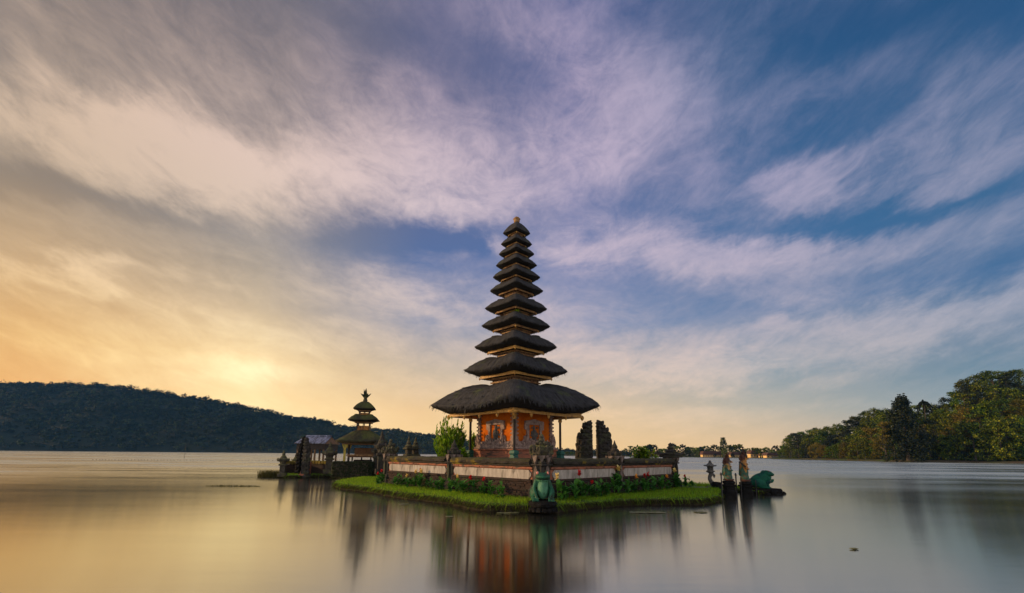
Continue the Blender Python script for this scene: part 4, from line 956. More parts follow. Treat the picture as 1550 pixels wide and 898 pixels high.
# ------------------------------------------------------------------ the eleven-roofed tower
MY = 27.0
def build_tower():
    TIERS = [(127.5, 614), (77.5, 562), (62, 526), (52, 494), (47, 467.5), (40.5, 440.5), (36, 420), (31, 402), (26.8, 385), (23.5, 370), (20.5, 353.5)]
    HR = [.255, .27, .295, .29, .32, .325, .36, .40, .40, .46, .86]
    cx = X(779.5, MY)
    t = thing('thatched_tower', 'tall eleven-roofed black thatched temple tower with orange walls inside the walled court', 'temple tower', (cx, MY, .95), TH)
    Z0 = .95; s2 = math.sqrt(2)
    geo = []
    for (hp, py), hr in zip(TIERS, HR):
        a = P(779.5 - hp, py, MY); b = P(779.5 + hp, py, MY); geo.append(((b.x - a.x) / 2, (a.z + b.z) / 2 - Z0, hr))
    rf = [.80, .71, .69, .66, .655, .64, .63, .62, .62, .60, .60]
    rn = [.30, .37, .37, .37, .38, .38, .39, .40, .40, .40, 0]
    for i, (Rr, zt, hr) in enumerate(geo):
        h = Rr * hr; drop = .145 * Rr if i == 0 else .165 * Rr; bt = .34 * drop     # beam depth
        zu = -(drop - bt); Rf = Rr * rf[i]
        o = link('thatch_roof', thatch_mesh('thatch_roof', Rr, h, Rr * rn[i] if rn[i] else .05, zu, Rf, M['thatch'], i == 10, 160 if i < 4 else 112, seed=i * 3.7), t); o.location.z = zt; o.rotation_euler = (R(random.uniform(-.7, .7)), R(random.uniform(-.7, .7)), R(random.uniform(-1.2, 1.2)))
        hs = Rf / s2                                                 # half side of the beam square
        fm = MB(); sq_frame(fm, hs, hs * .93, zt + zu - bt, zt + zu - bt * .42); sq_frame(fm, hs * .975, hs * .90, zt + zu - bt * .40, zt + zu + .02)
        f = fm.build('eave_beam', M['gold'] if i < 3 else M['gold_dull'], t)
        sf = MB(); sf.box((0, 0, zt + zu - bt * .2), (hs * 1.86, hs * 1.86, bt * .2)); sf.build('soffit', M['darkwood'], t)
        pend = MB(); q = .12 if i == 0 else .06 * (1 if i < 4 else .7)
        for sx in (-1, 1):
            for sy in (-1, 1): pend.lathe([(.01, -q * 1.6), (q * .7, -q * .9), (q, 0), (q * .6, q * .8)], (sx * hs * .985, sy * hs * .985, zt + zu - bt * .9), 8)
        pend.build('corner_boss', M['gold'], f)
        if i < 10:
            Rn = Rr * rn[i] / s2 * .97; nxt = geo[i + 1]; ndrop = .165 * nxt[0]
            z0 = zt + h * .55; z1 = nxt[1] - ndrop + .03
            nb = MB(); nb.bevbox((0, 0, (z0 + z1) / 2), (2 * Rn * .9, 2 * Rn * .9, z1 - z0), .02)
            for a in range(4):                                        # battens and little posts
                w = a * math.pi / 2
                for u in np.linspace(-.9, .9, 7): nb.prism([(u * Rn - .03, z0), (u * Rn + .03, z0), (u * Rn + .03, z1), (u * Rn - .03, z1)], -Rn * .97, -Rn * .88, rz=w)
            nb.build('neck', M['neckwood'], t)
            rail = MB(); sq_frame(rail, Rn * 1.06, Rn * .85, z1 - .10 * Rn, z1 - .003); sq_frame(rail, Rn * 1.04, Rn * .85, z1 - .30 * Rn, z1 - .22 * Rn); rail.build('neck_rail', M['gold_dull'], t)
    Rr, zt, hr = geo[10]; ztop = zt + Rr * hr
    fb = MB(); q = zat(779.5, 328, MY) - Z0 - ztop
    fb.lathe([(.16, -.06), (.20, q * .25), (.17, q * .45), (.24, q * .55), (.12, q * .7), (.15, q * .8), (.02, q * 1.0)], (0, 0, ztop), 12); fb.build('finial', M['gold_dull'], t, True)
    # body
    B = (X(832, MY) - X(722, MY)) / 2 / s2; zb = zat(775, 632, MY) - Z0 + .05           # half side of the orange walls
    MB().box((0, 0, zb / 2 + .3), (2 * B, 2 * B, zb - .0)).build('wall', M['orange'], t)
    pl = MB(); Bp = B * 1.10
    for k_, (e, z0, z1) in enumerate([(1.22, 0, .7), (1.15, .7, 1.32), (1.19, 1.32, 1.42)]): pl.bevbox((0, 0, (z0 + z1) / 2), (2 * B * e, 2 * B * e, z1 - z0 - .002 * k_), .03, 0, .006)
    pl.build('plinth', M['brick'], t)
    cb = MB(); zc0, zc1 = 1.42, 1.93
    cb.box((0, 0, zc0 + .22), (2 * B * 1.14, 2 * B * 1.14, .40), 0, .93); cb.bevbox((0, 0, zc0 + .05), (2 * B * 1.17, 2 * B * 1.17, .09), .03)
    for a in range(4):
        w = a * math.pi / 2
        for u, hgt, wd in [(-1.02, .62, .30), (-.42, .60, .24), (-.22, .40, .24), (0, .34, .3), (.22, .40, .24), (.42, .60, .24), (1.02, .62, .30)]:
            cb.prism([(u * B - wd / 2, zc1 - .3), (u * B + wd / 2, zc1 - .3), (u * B + wd * .62, zc1 - .3 + hgt * .35), (u * B + wd * .35, zc1 - .3 + hgt * .8), (u * B, zc1 - .3 + hgt), (u * B - wd * .35, zc1 - .3 + hgt * .8), (u * B - wd * .62, zc1 - .3 + hgt * .35)], -B * 1.11, -B * 1.005, rz=w)
        m2 = MB(); lumps(m2, 70, ((-B * 1.05, B * 1.05), (-B * 1.15, -B * 1.09), (zc0 + .05, zc1 - .02)), .06); m2.move(rz=w); cb.add(m2.v, m2.f)
    cb.build('carved_base', M['carved'], t)
    for a in (0, 3):                                                # the two faces turned to the lake
        w = a * math.pi / 2; ph = zb - .05; fr = MB(); wd = B * .40; yb = -B - .07; z0 = 1.80; z1 = z0 + 1.18
        fr.prism([(-wd, z0), (-wd * .72, z0), (-wd * .72, z1 - .2), (-wd, z1 - .2)], -B - .09, -B + .05, rz=w); fr.prism([(wd * .72, z0), (wd, z0), (wd, z1 - .2), (wd * .72, z1 - .2)], -B - .09, -B + .05, rz=w)
        fr.prism([(-wd * 1.25, z1 - .2), (wd * 1.25, z1 - .2), (wd * 1.25, z1 + .0), (wd * .5, z1 + .06), (0, z1 + .12), (-wd * .5, z1 + .06), (-wd * 1.25, z1)], -B - .11, -B + .05, rz=w)
        fr.prism([(-wd * 1.25, z0 - .1), (wd * 1.25, z0 - .1), (wd * 1.25, z0), (-wd * 1.25, z0)], -B - .13, -B + .05, rz=w)
        for sx in (-1, 1): fr.prism([(sx * wd, z0 + .0), (sx * wd * 1.4, z0), (sx * wd * 1.35, z0 + .32), (sx * wd, z0 + .4)][::sx], -B - .085, -B + .05, rz=w); fr.prism([(sx * wd, z1 - .5), (sx * wd * 1.28, z1 - .46), (sx * wd * 1.28, z1 - .2), (sx * wd, z1 - .2)][::sx], -B - .085, -B + .05, rz=w)
        p = fr.build('carved_panel', M['carved'], t)
        rl = MB(); rl.ell((0, -B - .02, z0 + .82), (.10, .08, .13), 10, 8); rl.lathe([(.17, .0), (.13, .22), (.18, .42), (.10, .58), (.06, .72)], (0, -B - .02, z0 + .05), 10); rl.ell((-.17, -B - .03, z0 + .48), (.06, .05, .18), 8, 6); rl.ell((.17, -B - .03, z0 + .48), (.06, .05, .18), 8, 6)
        lumps(rl, 26, ((-wd * .6, wd * .6), (-B - .05, -B - .01), (z0, z1 - .3)), .055); rl.move(rz=w); rl.build('relief', M['greystone'], p)
    for sx, sy in ((-1, -1), (1, -1), (-1, 1)):                     # serrated brick corners
        ctm = MB(); z = 1.9; n = 0
        while z < zb + .1:
            q = .11 + (.055 if n % 2 else 0); ctm.bevbox((sx * (B - .05), sy * (B - .05), z + .05), (q * 2, q * 2, .095), .012, 0, .004); z += .105; n += 1
        ctm.build('corner_trim', M['carved'], t)
    Pp = (X(846.5, MY) - X(709.5, MY)) / 2 / s2; ztop_ = geo[0][1] - .145 * geo[0][0] + .02
    for sx, sy in ((-1, -1), (1, -1), (1, 1), (-1, 1)):
        x, y = sx * Pp, sy * Pp
        q = MB(); q.lathe([(.085, 1.25), (.085, 1.40), (.07, 1.2), (.075, 2.0), (.07, ztop_ - .3), (.085, ztop_ - .28), (.085, ztop_)], (x, y, 0), 8, math.pi / 8); po = q.build('post', M['darkwood'], t)
        g = MB(); g.lathe([(.09, ztop_ - .30), (.12, ztop_ - .22), (.10, ztop_ - .14), (.16, ztop_ - .03)], (x, y, 0), 8); g.build('capital', M['gold'], po)
        g = MB(); g.lathe([(.36, 0), (.36, .8), (.26, .90), (.20, 1.10), (.27, 1.18), (.24, 1.32), (.12, 1.36)], (x, y, 0), 4, math.pi / 4 + .0); lumps(g, 10, ((x - .15, x + .15), (y - .15, y + .15), (.9, 1.2)), .07); g.build('post_base', M['teal'], po)
    # gilded bosses along the lower eave
    hs = geo[0][0] * rf[0] / s2; zz = geo[0][1] - .145 * geo[0][0]
    gb = MB()
    for a in (0, 3):
        w = a * math.pi / 2
        for u in (-.02, .5, -.5):
            m2 = MB(); m2.lathe([(.01, -.22), (.07, -.14), (.09, 0), (.05, .08)], (u * hs, -hs * .95, zz + .02), 8); m2.move(rz=w); gb.add(m2.v, m2.f)
    gb.ell((-hs * .985, -hs * .985, zz + .02), (.30, .30, .10), 12, 8, .1); gb.build('eave_boss', M['gold'], t)
    return cx, geo
TCX, TGEO = build_tower()

# fern rooted on the fourth roof
f = MB(); rr = random.Random(2)
for i in range(46):
    a = rr.uniform(0, 6.28); e = rr.uniform(.2, 1.3); f.leaf((rr.uniform(-.1, .1), rr.uniform(-.1, .1), 0), (math.cos(a) * math.cos(e), math.sin(a) * math.cos(e), math.sin(e)), (0, 0, 1), rr.uniform(.22, .42), .07, .35)
fo = f.build('fern', M['bamboo']); fo.location = (TCX + .05, MY - TGEO[3][0] * .42, .95 + TGEO[3][1] + TGEO[3][0] * .29 * .93)
tag(fo, 'yellow-green fern tuft growing on a middle roof of the tall tower', 'fern')

# ------------------------------------------------------------------ the small shrine of three roofs
def build_small_shrine():
    Y = 37.0; cx = X(548, Y); z0 = .3; rz = R(12); s2 = math.sqrt(2); q = 1 / (math.cos(R(45) - rz))
    t = thing('thatched_shrine', 'small shrine with three mossy thatched roofs and a plant on top', 'shrine', (cx, Y, z0), rz)
    def zz(py): return zat(548, py, Y) - z0
    def rad(hp): return hp / ppm(Y) * q * .98
    specs = [(39, 667.5, 16.5, .26, 672.5, .80), (24, 636, 8.5, .40, 640, .62), (17.5, 619, 12, 0, 622.5, .62)]
    for i, (hp, py, hpx, rn, pf, rf) in enumerate(specs):
        Rr = rad(hp); h = hpx / ppm(Y); o = link('thatch_roof', thatch_mesh('thatch_roof', Rr, h, Rr * rn if rn else .05, zz(pf) - zz(py) + .04, Rr * rf, M['thatch_old'], i == 2, 96, .02, 40 + i, 7, .8, i == 0), t); o.location.z = zz(py)
        hs = Rr * rf / s2; fm = MB(); sq_frame(fm, hs, hs * .9, zz(pf) - .05, zz(pf) + .045); fm.box((0, 0, zz(pf) + .06), (hs * 1.8, hs * 1.8, .03)); fm.build('eave_beam', M['wood'], t)
    for (a, b, hw) in ((641, 652, 10.5), (622.5, 631, 8.5)):
        z1, z2 = zz(b), zz(a); w = hw / ppm(Y) / 1.15; nb = MB(); nb.bevbox((0, 0, (z1 + z1 + (z2 - z1) * .62) / 2), (2 * w, 2 * w, (z2 - z1) * .62), .01)
        nb.build('neck', M['statuegold'], t)
        pp = MB()
        for sx in (-1, 0, 1):
            for sy in (-1, 0, 1):
                if sx or sy: pp.box((sx * w * .95, sy * w * .95, (z1 + z2) / 2), (.06, .06, z2 - z1))
        pp.build('neck_post', M['darkwood'], t)
    fb = MB(); zt = zz(607.5)
    fb.lathe([(.14, -.1), (.18, .1), (.12, .2), (.16, .28), (.05, .4)], (0, 0, zt), 10); fb.build('finial', M['mossstone'], t)
    pt = MB(); r3 = random.Random(4)
    for i in range(26):
        a = r3.uniform(0, 6.28); e = r3.uniform(.7, 1.5); pt.leaf((r3.uniform(-.08, .08), r3.uniform(-.08, .08), zt + .25), (math.cos(a) * math.cos(e), math.sin(a) * math.cos(e), math.sin(e)), (0, 1, 0), r3.uniform(.35, .95), .11, .1)
    pt.build('rooftop_plant', M['hedge'], t)
    # body
    half = rad(39) * .80 / s2 * .86; ze = zz(673)
    bs = MB(); bs.bevbox((0, 0, .35), (half * 2.3, half * 2.3, .7), .04, 0, .01); bs.bevbox((0, 0, .78), (half * 2.1, half * 2.1, .16), .03); bs.build('plinth', M['darkstone'], t)
    for sx, sy in ((-1, -1), (1, -1), (1, 1), (-1, 1)):
        p = MB(); p.box((sx * half, sy * half, (.86 + ze) / 2), (.16, .16, ze - .86)); po = p.build('post', M['yellowpaint'] if (sx, sy) == (-1, -1) else M['darkwood'], t)
        c = MB(); c.prism([(-.05, ze - .45), (.05, ze - .45), (.22, ze - .02), (-.22, ze - .02)], -.06, .06, (sx * half, sy * half, 0)); c.build('bracket', M['yellowpaint'], po)
    w = MB(); w.box((half * .1, half * .5, 1.86), (half * 1.3, .1, .62)); w.box((half * .05, -half * .2, 1.50), (half * 1.65, half * 1.2, .14)); w.build('offering_shelf', M['wood'], t)
    g = MB(); g.box((half * .05, -half * .86, 1.60), (half * 1.9, .08, .12)); g.build('shelf_beam', M['gold_dull'], t)
    a = MB(); a.bevbox((.1, .1, 1.05), (half * 1.15, half * .9, .38), .03)
    for sx in (-.6, 0, .6): a.box((sx * half, -half * .2, 1.30), (.1, .1, .3))
    a.build('altar', M['darkstone'], t)
    tag(t, None, None)
build_small_shrine()

# ------------------------------------------------------------------ split gate halves, lanterns, pavilion, walls of the outer islets
def split_half(loc, rz, side, H_, W_, label, name='gate_half', group='split gate halves', matn='mossstone', seed=0, lean=0.0, taper=1.0):
    """Half of a stone split gate: a smooth inner face at x=0, the other side stepping in tier by tier."""
    rr = random.Random(seed); t = thing(name, label, 'gate', loc, rz, group)
    z = 0; body = MB(); D = W_ * .75
    hs = [.13, .13, .12, .11, .11, .10, .09, .08, .07, .06]; ws = [w_ ** taper for w_ in (1.0, .96, .93, .92, .90, .85, .80, .64, .50, .38)]
    for i in range(10):
        h = H_ * hs[i]; w = W_ * ws[i]; d = D * (ws[i] * .6 + .4)
        body.bevbox((side * w * .44 + lean * z, 0, z + h * .5), (w * .88, d * .9, h * 1.04), .04, 0, .015)
        body.bevbox((side * w * .48 + lean * z, 0, z + h * .84), (w * .96, d, h * .22), .03, 0, .02)
        q = h * rr.uniform(.34, .85)                                # curled ears on the stepping side
        body.ell((side * (w - q * .35) + lean * z, 0, z + h * .62), (q * .75, d * .32, q), 9, 7, .12)
        body.ell((side * (w + q * rr.uniform(-.25, .25)) + lean * z, 0, z + h * .98), (q * .40, d * .2, q * rr.uniform(.5, 1.0)), 8, 6, .15)
        for sy in (-1, 1):
            body.ell((side * w * .5 + lean * z, sy * d * .42, z + h * .5), (w * .22, .10, h * .34), 9, 7, .15)
            for _ in range(5): body.ell((side * rr.uniform(.15, .85) * w + lean * z, sy * d * .44, z + h * rr.uniform(.2, .8)), (rr.uniform(.05, .10), .07, rr.uniform(.05, .11)), 7, 5, .2)
            body.ell((side * w * .12 + lean * z, sy * d * .38, z + h * .75), (.10, .12, h * .36), 8, 6, .15)
        z += h
    body.prism([(0, -.05), (side * W_ * .26, -.05), (side * W_ * .24, H_ * .02), (side * W_ * .12, H_ * .035), (0, H_ * .045)][::side], -.12, .12, (lean * z, 0, z - .02))
    body.build('carved_stone', M[matn], t)
    cp = MB(); cp.bevbox((side * W_ * .52, 0, -.06), (W_ * 1.16, D * 1.2, .24), .04, 0, .01); cp.build('plinth', M['darkstone'], t)
    return t
GY = 30.5
Hg = zat(895, 630, GY) - .5
split_half((X(895.5, GY), GY, .5), R(8), -1, Hg * .90, 25 / ppm(GY), 'carved stone split-gate half nearer the tall tower, straight edge facing its twin', matn='darkstone', seed=1)
split_half((X(906.0, GY), GY + .3, .5), R(8), 1, Hg * .91, 25 / ppm(GY), 'carved stone split-gate half farther from the tall tower, above the wall pillar', matn='darkstone', seed=2)
LY = 39.0
Hl = zat(460, 657, LY) - .2
split_half((X(457, LY), LY, .2), R(-25), -1, Hl * .90, 11 / ppm(LY), 'dark split-gate half beside the water end of the outer islet', group='split gate halves of the outer islet', matn='black', seed=3, lean=.06, taper=1.5)
split_half((X(463.5, LY), LY - .4, .2), R(-25), 1, Hl * .88, 11 / ppm(LY), 'mossy split-gate half beside the sheet-roofed pavilion', group='split gate halves of the outer islet', matn='darkstone', seed=4, lean=.03, taper=1.4)

st_ = MB()
for i in range(6): st_.bevbox((0, .22 * i, .06 + .1 * i), (.42, .24, .12 + .2 * i), .015, 0, .01)
o = st_.build('stone_steps', M['brick']); o.location = (X(460, 38.4), 38.3, .2); tag(o, 'small red-brown steps between the two split-gate halves of the outer islet', 'steps')

def stone_post(px, ytop, ybase, Y, label, wpx, matn='mossstone', lamp=True):
    z0 = max(.1, zat(px, ybase, Y)); H_ = zat(px, ytop, Y) - z0; w = wpx / ppm(Y); t = thing('stone_shrine_post', label, 'stone post', (X(px, Y), Y, z0), R(20), 'carved stone posts of the outer islet')
    mb = MB(); mb.bevbox((0, 0, H_ * .06), (w * .9, w * .9, H_ * .12), .03, 0, .01); mb.bevbox((0, 0, H_ * .28), (w * .55, w * .55, H_ * .34), .03, 0, .01); mb.bevbox((0, 0, H_ * .45), (w * .8, w * .8, H_ * .06), .03, 0, .01); mb.build('shaft', M[matn], t)
    o = MB(); o.lathe([(w * .3, H_ * .48), (w * .36, H_ * .56), (w * .55, H_ * .60), (w * .62, H_ * .66), (w * .34, H_ * .71), (w * .3, H_ * .76), (w * .16, H_ * .82), (w * .18, H_ * .86), (w * .03, H_)], n=10, wob=.08)
    for a in range(6):
        u = a * math.pi / 3; o.ell((w * .5 * math.cos(u), w * .5 * math.sin(u), H_ * .64), (w * .14, w * .1, H_ * .07), 7, 5, .2, Euler((0, .5, u)))
    o.build('ornament', M[matn], t); return t
stone_post(429.5, 682, 722, 38.2, 'stone post at the very water end of the outer islet', 14)
stone_post(448, 686, 716, 40.6, 'small stone post behind the dark split-gate half', 9)
stone_post(499, 669, 717, 38.6, 'broad mossy stone post between pavilion and small shrine', 17)
stone_post(577, 652, 718, 33.2, 'tall slender stone post in front of the small shrine', 17, 'darkstone')
stone_post(569, 664, 716, 35.5, 'dark stone post standing by the shrine plinth', 12, 'darkstone')

def low_wall(p0, p1, Y0, Y1, yt, label, matn='coping', z0=.2):
    a = Vector((X(p0, Y0), Y0)); b = Vector((X(p1, Y1), Y1)); d = b - a; L = d.length; zt = zat((p0 + p1) / 2, yt, (Y0 + Y1) / 2)
    t = thing('low_wall', label, 'wall', (a.x, a.y, 0), math.atan2(d.y, d.x), 'low walls of the outer islet')
    MB().bevbox((L / 2, 0, (z0 + zt - .3) / 2), (L, .35, zt - .3 - z0), .02).build('wall_core', M['brickbase'], t)
    m = MB(); n = max(4, int(L / .3)); 
    for i in range(n): m.bevbox(((i + .5) * L / n, 0, zt - .15 + random.uniform(-.02, .02)), (L / n - .01, .5, .29), .05, 0, .015)
    m.build('coping', M['coping2'], t)
M['coping2'] = mat('ochre_moss_coping', (0.05, 0.035, 0.012), (0.17, 0.12, 0.02), 3.0, 0.95, 0.9, (0.22, 0.155, 0.018), 1.4, (0.45, 0.62), up=(0.16, 0.14, 0.02))
low_wall(430, 450, 39.6, 40.4, 697.5, 'low ochre-mossed wall at the water end of the outer islet')
low_wall(468, 498, 40.4, 39.4, 697.5, 'low ochre-mossed wall below the sheet-roofed pavilion')

def build_pavilion():
    Y = 43.5; t = thing('pavilion', 'open pavilion with pale bluish metal sheet roof on the outer islet', 'pavilion', (X(480, Y), Y, .3), R(-4))
    w = 47 / ppm(Y); zr = zat(478, 661, Y) - .3; ze = zat(478, 671.5, Y) - .3; d = 3.2
    for sgn in (-1, 1):
        m = MB(); n = 22
        for i in range(n + 1):                                  # corrugated sheet
            x = -w / 2 + w * i / n; dz = .03 if i % 2 else 0
            m.v += [(x * .86, 0 + sgn * .02, zr + dz), (x, sgn * d / 2, ze + dz), (x, sgn * d / 2, ze + dz - .04), (x * .86, sgn * .02, zr + dz - .04)]
        for i in range(n):
            a = i * 4
            for j in range(4): m.f.append((a + j, a + (j + 1) % 4, a + 4 + (j + 1) % 4, a + 4 + j)); m.m.append(0); m.smooth.append(False)
        m.build('roof_sheet', M['tin'], t)
    MB().tube([(-w * .43, 0, zr + .06), (w * .43, 0, zr + .06)], .07, 8).build('ridge_cap', M['tin'], t)
    for sx in (-1, 1):
        g = MB(); g.add([(sx * w / 2 * .98, -d / 2, ze - .06), (sx * w / 2 * .98, d / 2, ze - .06), (sx * w / 2 * .86, 0, zr - .05), (sx * w / 2 * .94, -d / 2, ze - .06), (sx * w / 2 * .94, d / 2, ze - .06), (sx * w / 2 * .82, 0, zr - .05)], [(0, 1, 2), (5, 4, 3), (0, 3, 4, 1), (1, 4, 5, 2), (2, 5, 3, 0)]); g.build('gable', M['wood'], t)
    MB().box((0, 0, ze - .32), (w * .9, d * .86, .5)).build('eave_board', M['darkwood'], t)
    for x in (-.42, -.14, .14, .42):
        for y in (-.4, .4): MB().box((x * w, y * d, (ze - .5) / 2), (.13, .13, ze - .5)).build('post', M['wood'], t)
    MB().bevbox((0, 0, .4), (w * .95, d * .95, .8), .03).build('platform', M['brickbase'], t)
build_pavilion()

def leaf_mass(name, mat_, c, r, n, size, seed, label, cat, flat=1.0, box=False, up=.3):
    rng = np.random.default_rng(seed)
    if box: p = rng.uniform(-1, 1, size=(n, 3)); ax = rng.integers(0, 3, n); p[np.arange(n), ax] = np.sign(p[np.arange(n), ax]) * rng.uniform(.85, 1.05, n)
    else: d = rand_dirs(n, rng); p = d * rng.uniform(.35, 1.05, n)[:, None] ** .6
    nn = p + rng.normal(size=(n, 3)) * .6 + np.array([0, 0, up]); nn /= np.linalg.norm(nn, axis=1, keepdims=True)
    o = link(name, quads(name, leaf_quads(p * np.array(r), nn, rng.uniform(.6, 1.3, n) * size, rng), mat_)); o.location = c
    return tag(o, label, cat) if label else o

# dark hedge beside the small shrine
HY = 35.2; hx0, hx1 = X(507, HY), X(566, HY); hz = zat(535, 701, HY)
t = thing('hedge', 'dark clipped hedge in front of the small shrine', 'hedge', ((hx0 + hx1) / 2, HY, .2))
o = leaf_mass('foliage', M['hedge'], (0, 0, hz / 2), ((hx1 - hx0) / 2, .5, hz / 2 - .1), 7000, .12, 3, None, None, box=True); o.parent = t
MB().box((0, 0, hz / 2 - .05), ((hx1 - hx0) * .95, .8, hz - .2)).build('branch_core', M['bark'], t)

# ------------------------------------------------------------------ shrubs in the court
def upright_shrub(px, Y, ytop, z0, wpx, label, n=120, seed=1, matn='bamboo', leafL=.30):
    rr = random.Random(seed); H_ = zat(px, ytop, Y) - z0; w = wpx / ppm(Y) / 2
    t = thing('upright_shrub', label, 'shrub', (X(px, Y), Y, z0)); st = MB(); lf = MB()
    for i in range(n):
        a = rr.uniform(0, 6.28); q = rr.uniform(0, 1) ** .5; h = H_ * rr.uniform(.55, 1.0) * (1 - .22 * q * q); tip = (w * q * math.cos(a) * rr.uniform(.8, 1.15), w * q * math.sin(a), h); b = (w * .4 * q * math.cos(a), w * .4 * q * math.sin(a), 0)
        mid = tuple((b[k] + tip[k]) / 2 + rr.uniform(-.06, .06) for k in range(3)); st.tube([b, mid, tip], [.016, .012, .004], 5)
        for s in range(26):
            tt = rr.uniform(.12, 1.0); c = [b[k] + (tip[k] - b[k]) * tt for k in range(3)]; aa = rr.uniform(0, 6.28); e = rr.uniform(.75, 1.45)
            lf.leaf(c, (math.cos(aa) * math.cos(e), math.sin(aa) * math.cos(e), math.sin(e)), (0, 0, 1), leafL * rr.uniform(.6, 1.2), .08, .12, 3)
    st.build('stems', M['bark'], t); lf.build('leaves', M[matn], t)
upright_shrub(681, 26.0, 629, .9, 48, 'tall feathery upright green shrub behind the court wall', 150, 1)
upright_shrub(716, 29.5, 650, .9, 15, 'small light green bush seen between tower post and tower wall', 40, 2, leafL=.36)
def low_shrub(px, Y, ytop, z0, wpx, label, seed):
    H_ = zat(px, ytop, Y) - z0; w = wpx / ppm(Y) / 2; rr = random.Random(seed); t = thing('spreading_shrub', label, 'shrub', (X(px, Y), Y, z0)); lf = MB(); st = MB()
    for i in range(60):
        a = rr.uniform(0, 6.28); q = rr.uniform(.1, 1); tip = (w * q * math.cos(a), w * .6 * q * math.sin(a), H_ * rr.uniform(.7, 1.05) * (1 - .25 * q * q)); st.tube([(0, 0, 0), (tip[0] * .4, tip[1] * .4, tip[2] * .6), tip], [.02, .012, .004], 5)
        for s in range(22):
            c = [tip[k] * rr.uniform(.55, 1.05) for k in range(3)]; aa = rr.uniform(0, 6.28); e = rr.uniform(-.1, 1.1); lf.leaf(c, (math.cos(aa) * math.cos(e), math.sin(aa) * math.cos(e), math.sin(e)), (0, 0, 1), rr.uniform(.14, .26), .09, .2, 3)
    st.build('stems', M['bark'], t); lf.build('leaves', M['bamboo'], t)
low_shrub(973, 27.6, 676, .9, 46, 'spreading yellow-green shrub behind the shorter court wall', 5)
low_shrub(700, 24.6, 682, .9, 22, 'dark low shrub at the foot of the tower post beside the tall shrub', 6)

# ------------------------------------------------------------------ canna plants in the beds
def canna_mesh(seed, tall=1.0):
    rr = random.Random(seed); lf = MB(); st = MB(); tops = []
    for s in range(rr.randint(3, 5)):
        b = (rr.uniform(-.18, .18), rr.uniform(-.14, .14), 0); h = rr.uniform(.6, .85) if s else 1.0; tip = (b[0] * 1.3, b[1] * 1.3, h); st.tube([b, tip], [.016, .01], 6); tops.append(tip)
        for k in range(7):
            a = k * 2.4 + rr.uniform(-.4, .4); z = h * rr.uniform(.12, .72); e = rr.uniform(.35, 1.1)
            lf.leaf((b[0], b[1], z), (math.cos(a) * math.cos(e), math.sin(a) * math.cos(e), math.sin(e)), (0, 0, 1), rr.uniform(.34, .55), rr.uniform(.14, .20), .25, 4)
    fl = MB()
    for (x, y, z) in tops[:1]:
        for k in range(26):
            a = rr.uniform(0, 6.28); e = rr.uniform(-.3, 1.4); fl.leaf((x, y, z - .10 + rr.uniform(0, .16)), (math.cos(a) * math.cos(e), math.sin(a) * math.cos(e), math.sin(e)), (0, 0, 1), rr.uniform(.11, .17), .12, .1, 3)
    return st.mesh('stalk', M['canna']), lf.mesh('leaves', M['canna']), fl
CAN = [canna_mesh(s) for s in range(5)]
CFL = {(i, c): CAN[i][2].mesh('flower', M[c]) for i in range(5) for c in ('yellow', 'amber', 'red')}
CN = {'yellow': 'yellow', 'amber': 'orange', 'red': 'red'}
def canna(d, px, py, c, off, label, i, grp):
    p = on_wall(d, px, off); h = (zat(px, py, p.y) - .28) if py else random.uniform(.66, .92)
    t = thing('canna_plant', label, 'flower', (p.x, p.y, .28), random.uniform(0, 6), grp); t.scale = (max(.8, h) * .95, max(.8, h) * .95, h)
    st, lf, _ = CAN[i % 5]; link('stalk', st, t); link('leaves', lf, t)
    if c: link('flower', CFL[(i % 5, c)], t)
A_ = 'cannas before the wall of the shrine side'; B_ = 'cannas before the wall of the lantern side'
for i, (px, py, c, off, lab) in enumerate([
        (580.5, 713, 'red', .9, 'red-flowered canna at the wall end next to the small shrine'), (575, 717, 'red', 1.3, 'short red-flowered canna at the lawn tip nearest the small shrine'),
        (619, 720, 'yellow', 1.2, 'low yellow-flowered canna leading the yellow pair'), (627, 714, 'yellow', .8, 'tall yellow-flowered canna touching the red one in the long-wall bed'),
        (634.7, 712.5, 'red', .6, 'red-flowered canna between two yellow ones'), (639.5, 713.5, 'yellow', .9, 'tall yellow-flowered canna just past the red one, near the wall pillar'),
        (690.5, 721.5, 'yellow', .8, 'lone yellow-flowered canna below the wall pillar with the dark spire'), (708.6, 723, 'red', .9, 'red-flowered canna next to the lone yellow one'), (731, 726, 'red', .6, 'red-flowered canna nearest the front frog along the shrine-side wall'),
        (650, None, None, .9, 'leafy flowerless canna just past the yellow pair'), (700, None, None, 1.1, 'leafy flowerless canna between the yellow and red ones below the spire pillar'), (684, None, None, 1.2, 'leafy flowerless canna at the outer edge of the lone yellow one'), (720, None, None, .7, 'leafy flowerless canna between the last two red ones'), (600, None, None, 1.0, 'leafy flowerless canna halfway between the shrine end and the yellow pair'), (611, None, None, .8, 'leafy flowerless canna just before the low yellow one'), (662, None, None, 1.0, 'leafy flowerless canna midway along the wall by the shrine-side lawn'), (671, None, None, .8, 'leafy flowerless canna just before the spire pillar'), (744, None, None, .8, 'leafy flowerless canna past the last red one towards the front frog'), (758, None, None, 1.0, 'leafy flowerless canna in the bare stretch of wall near the front frog')]):
    canna(ey, px, py, c, off, lab, i, A_)
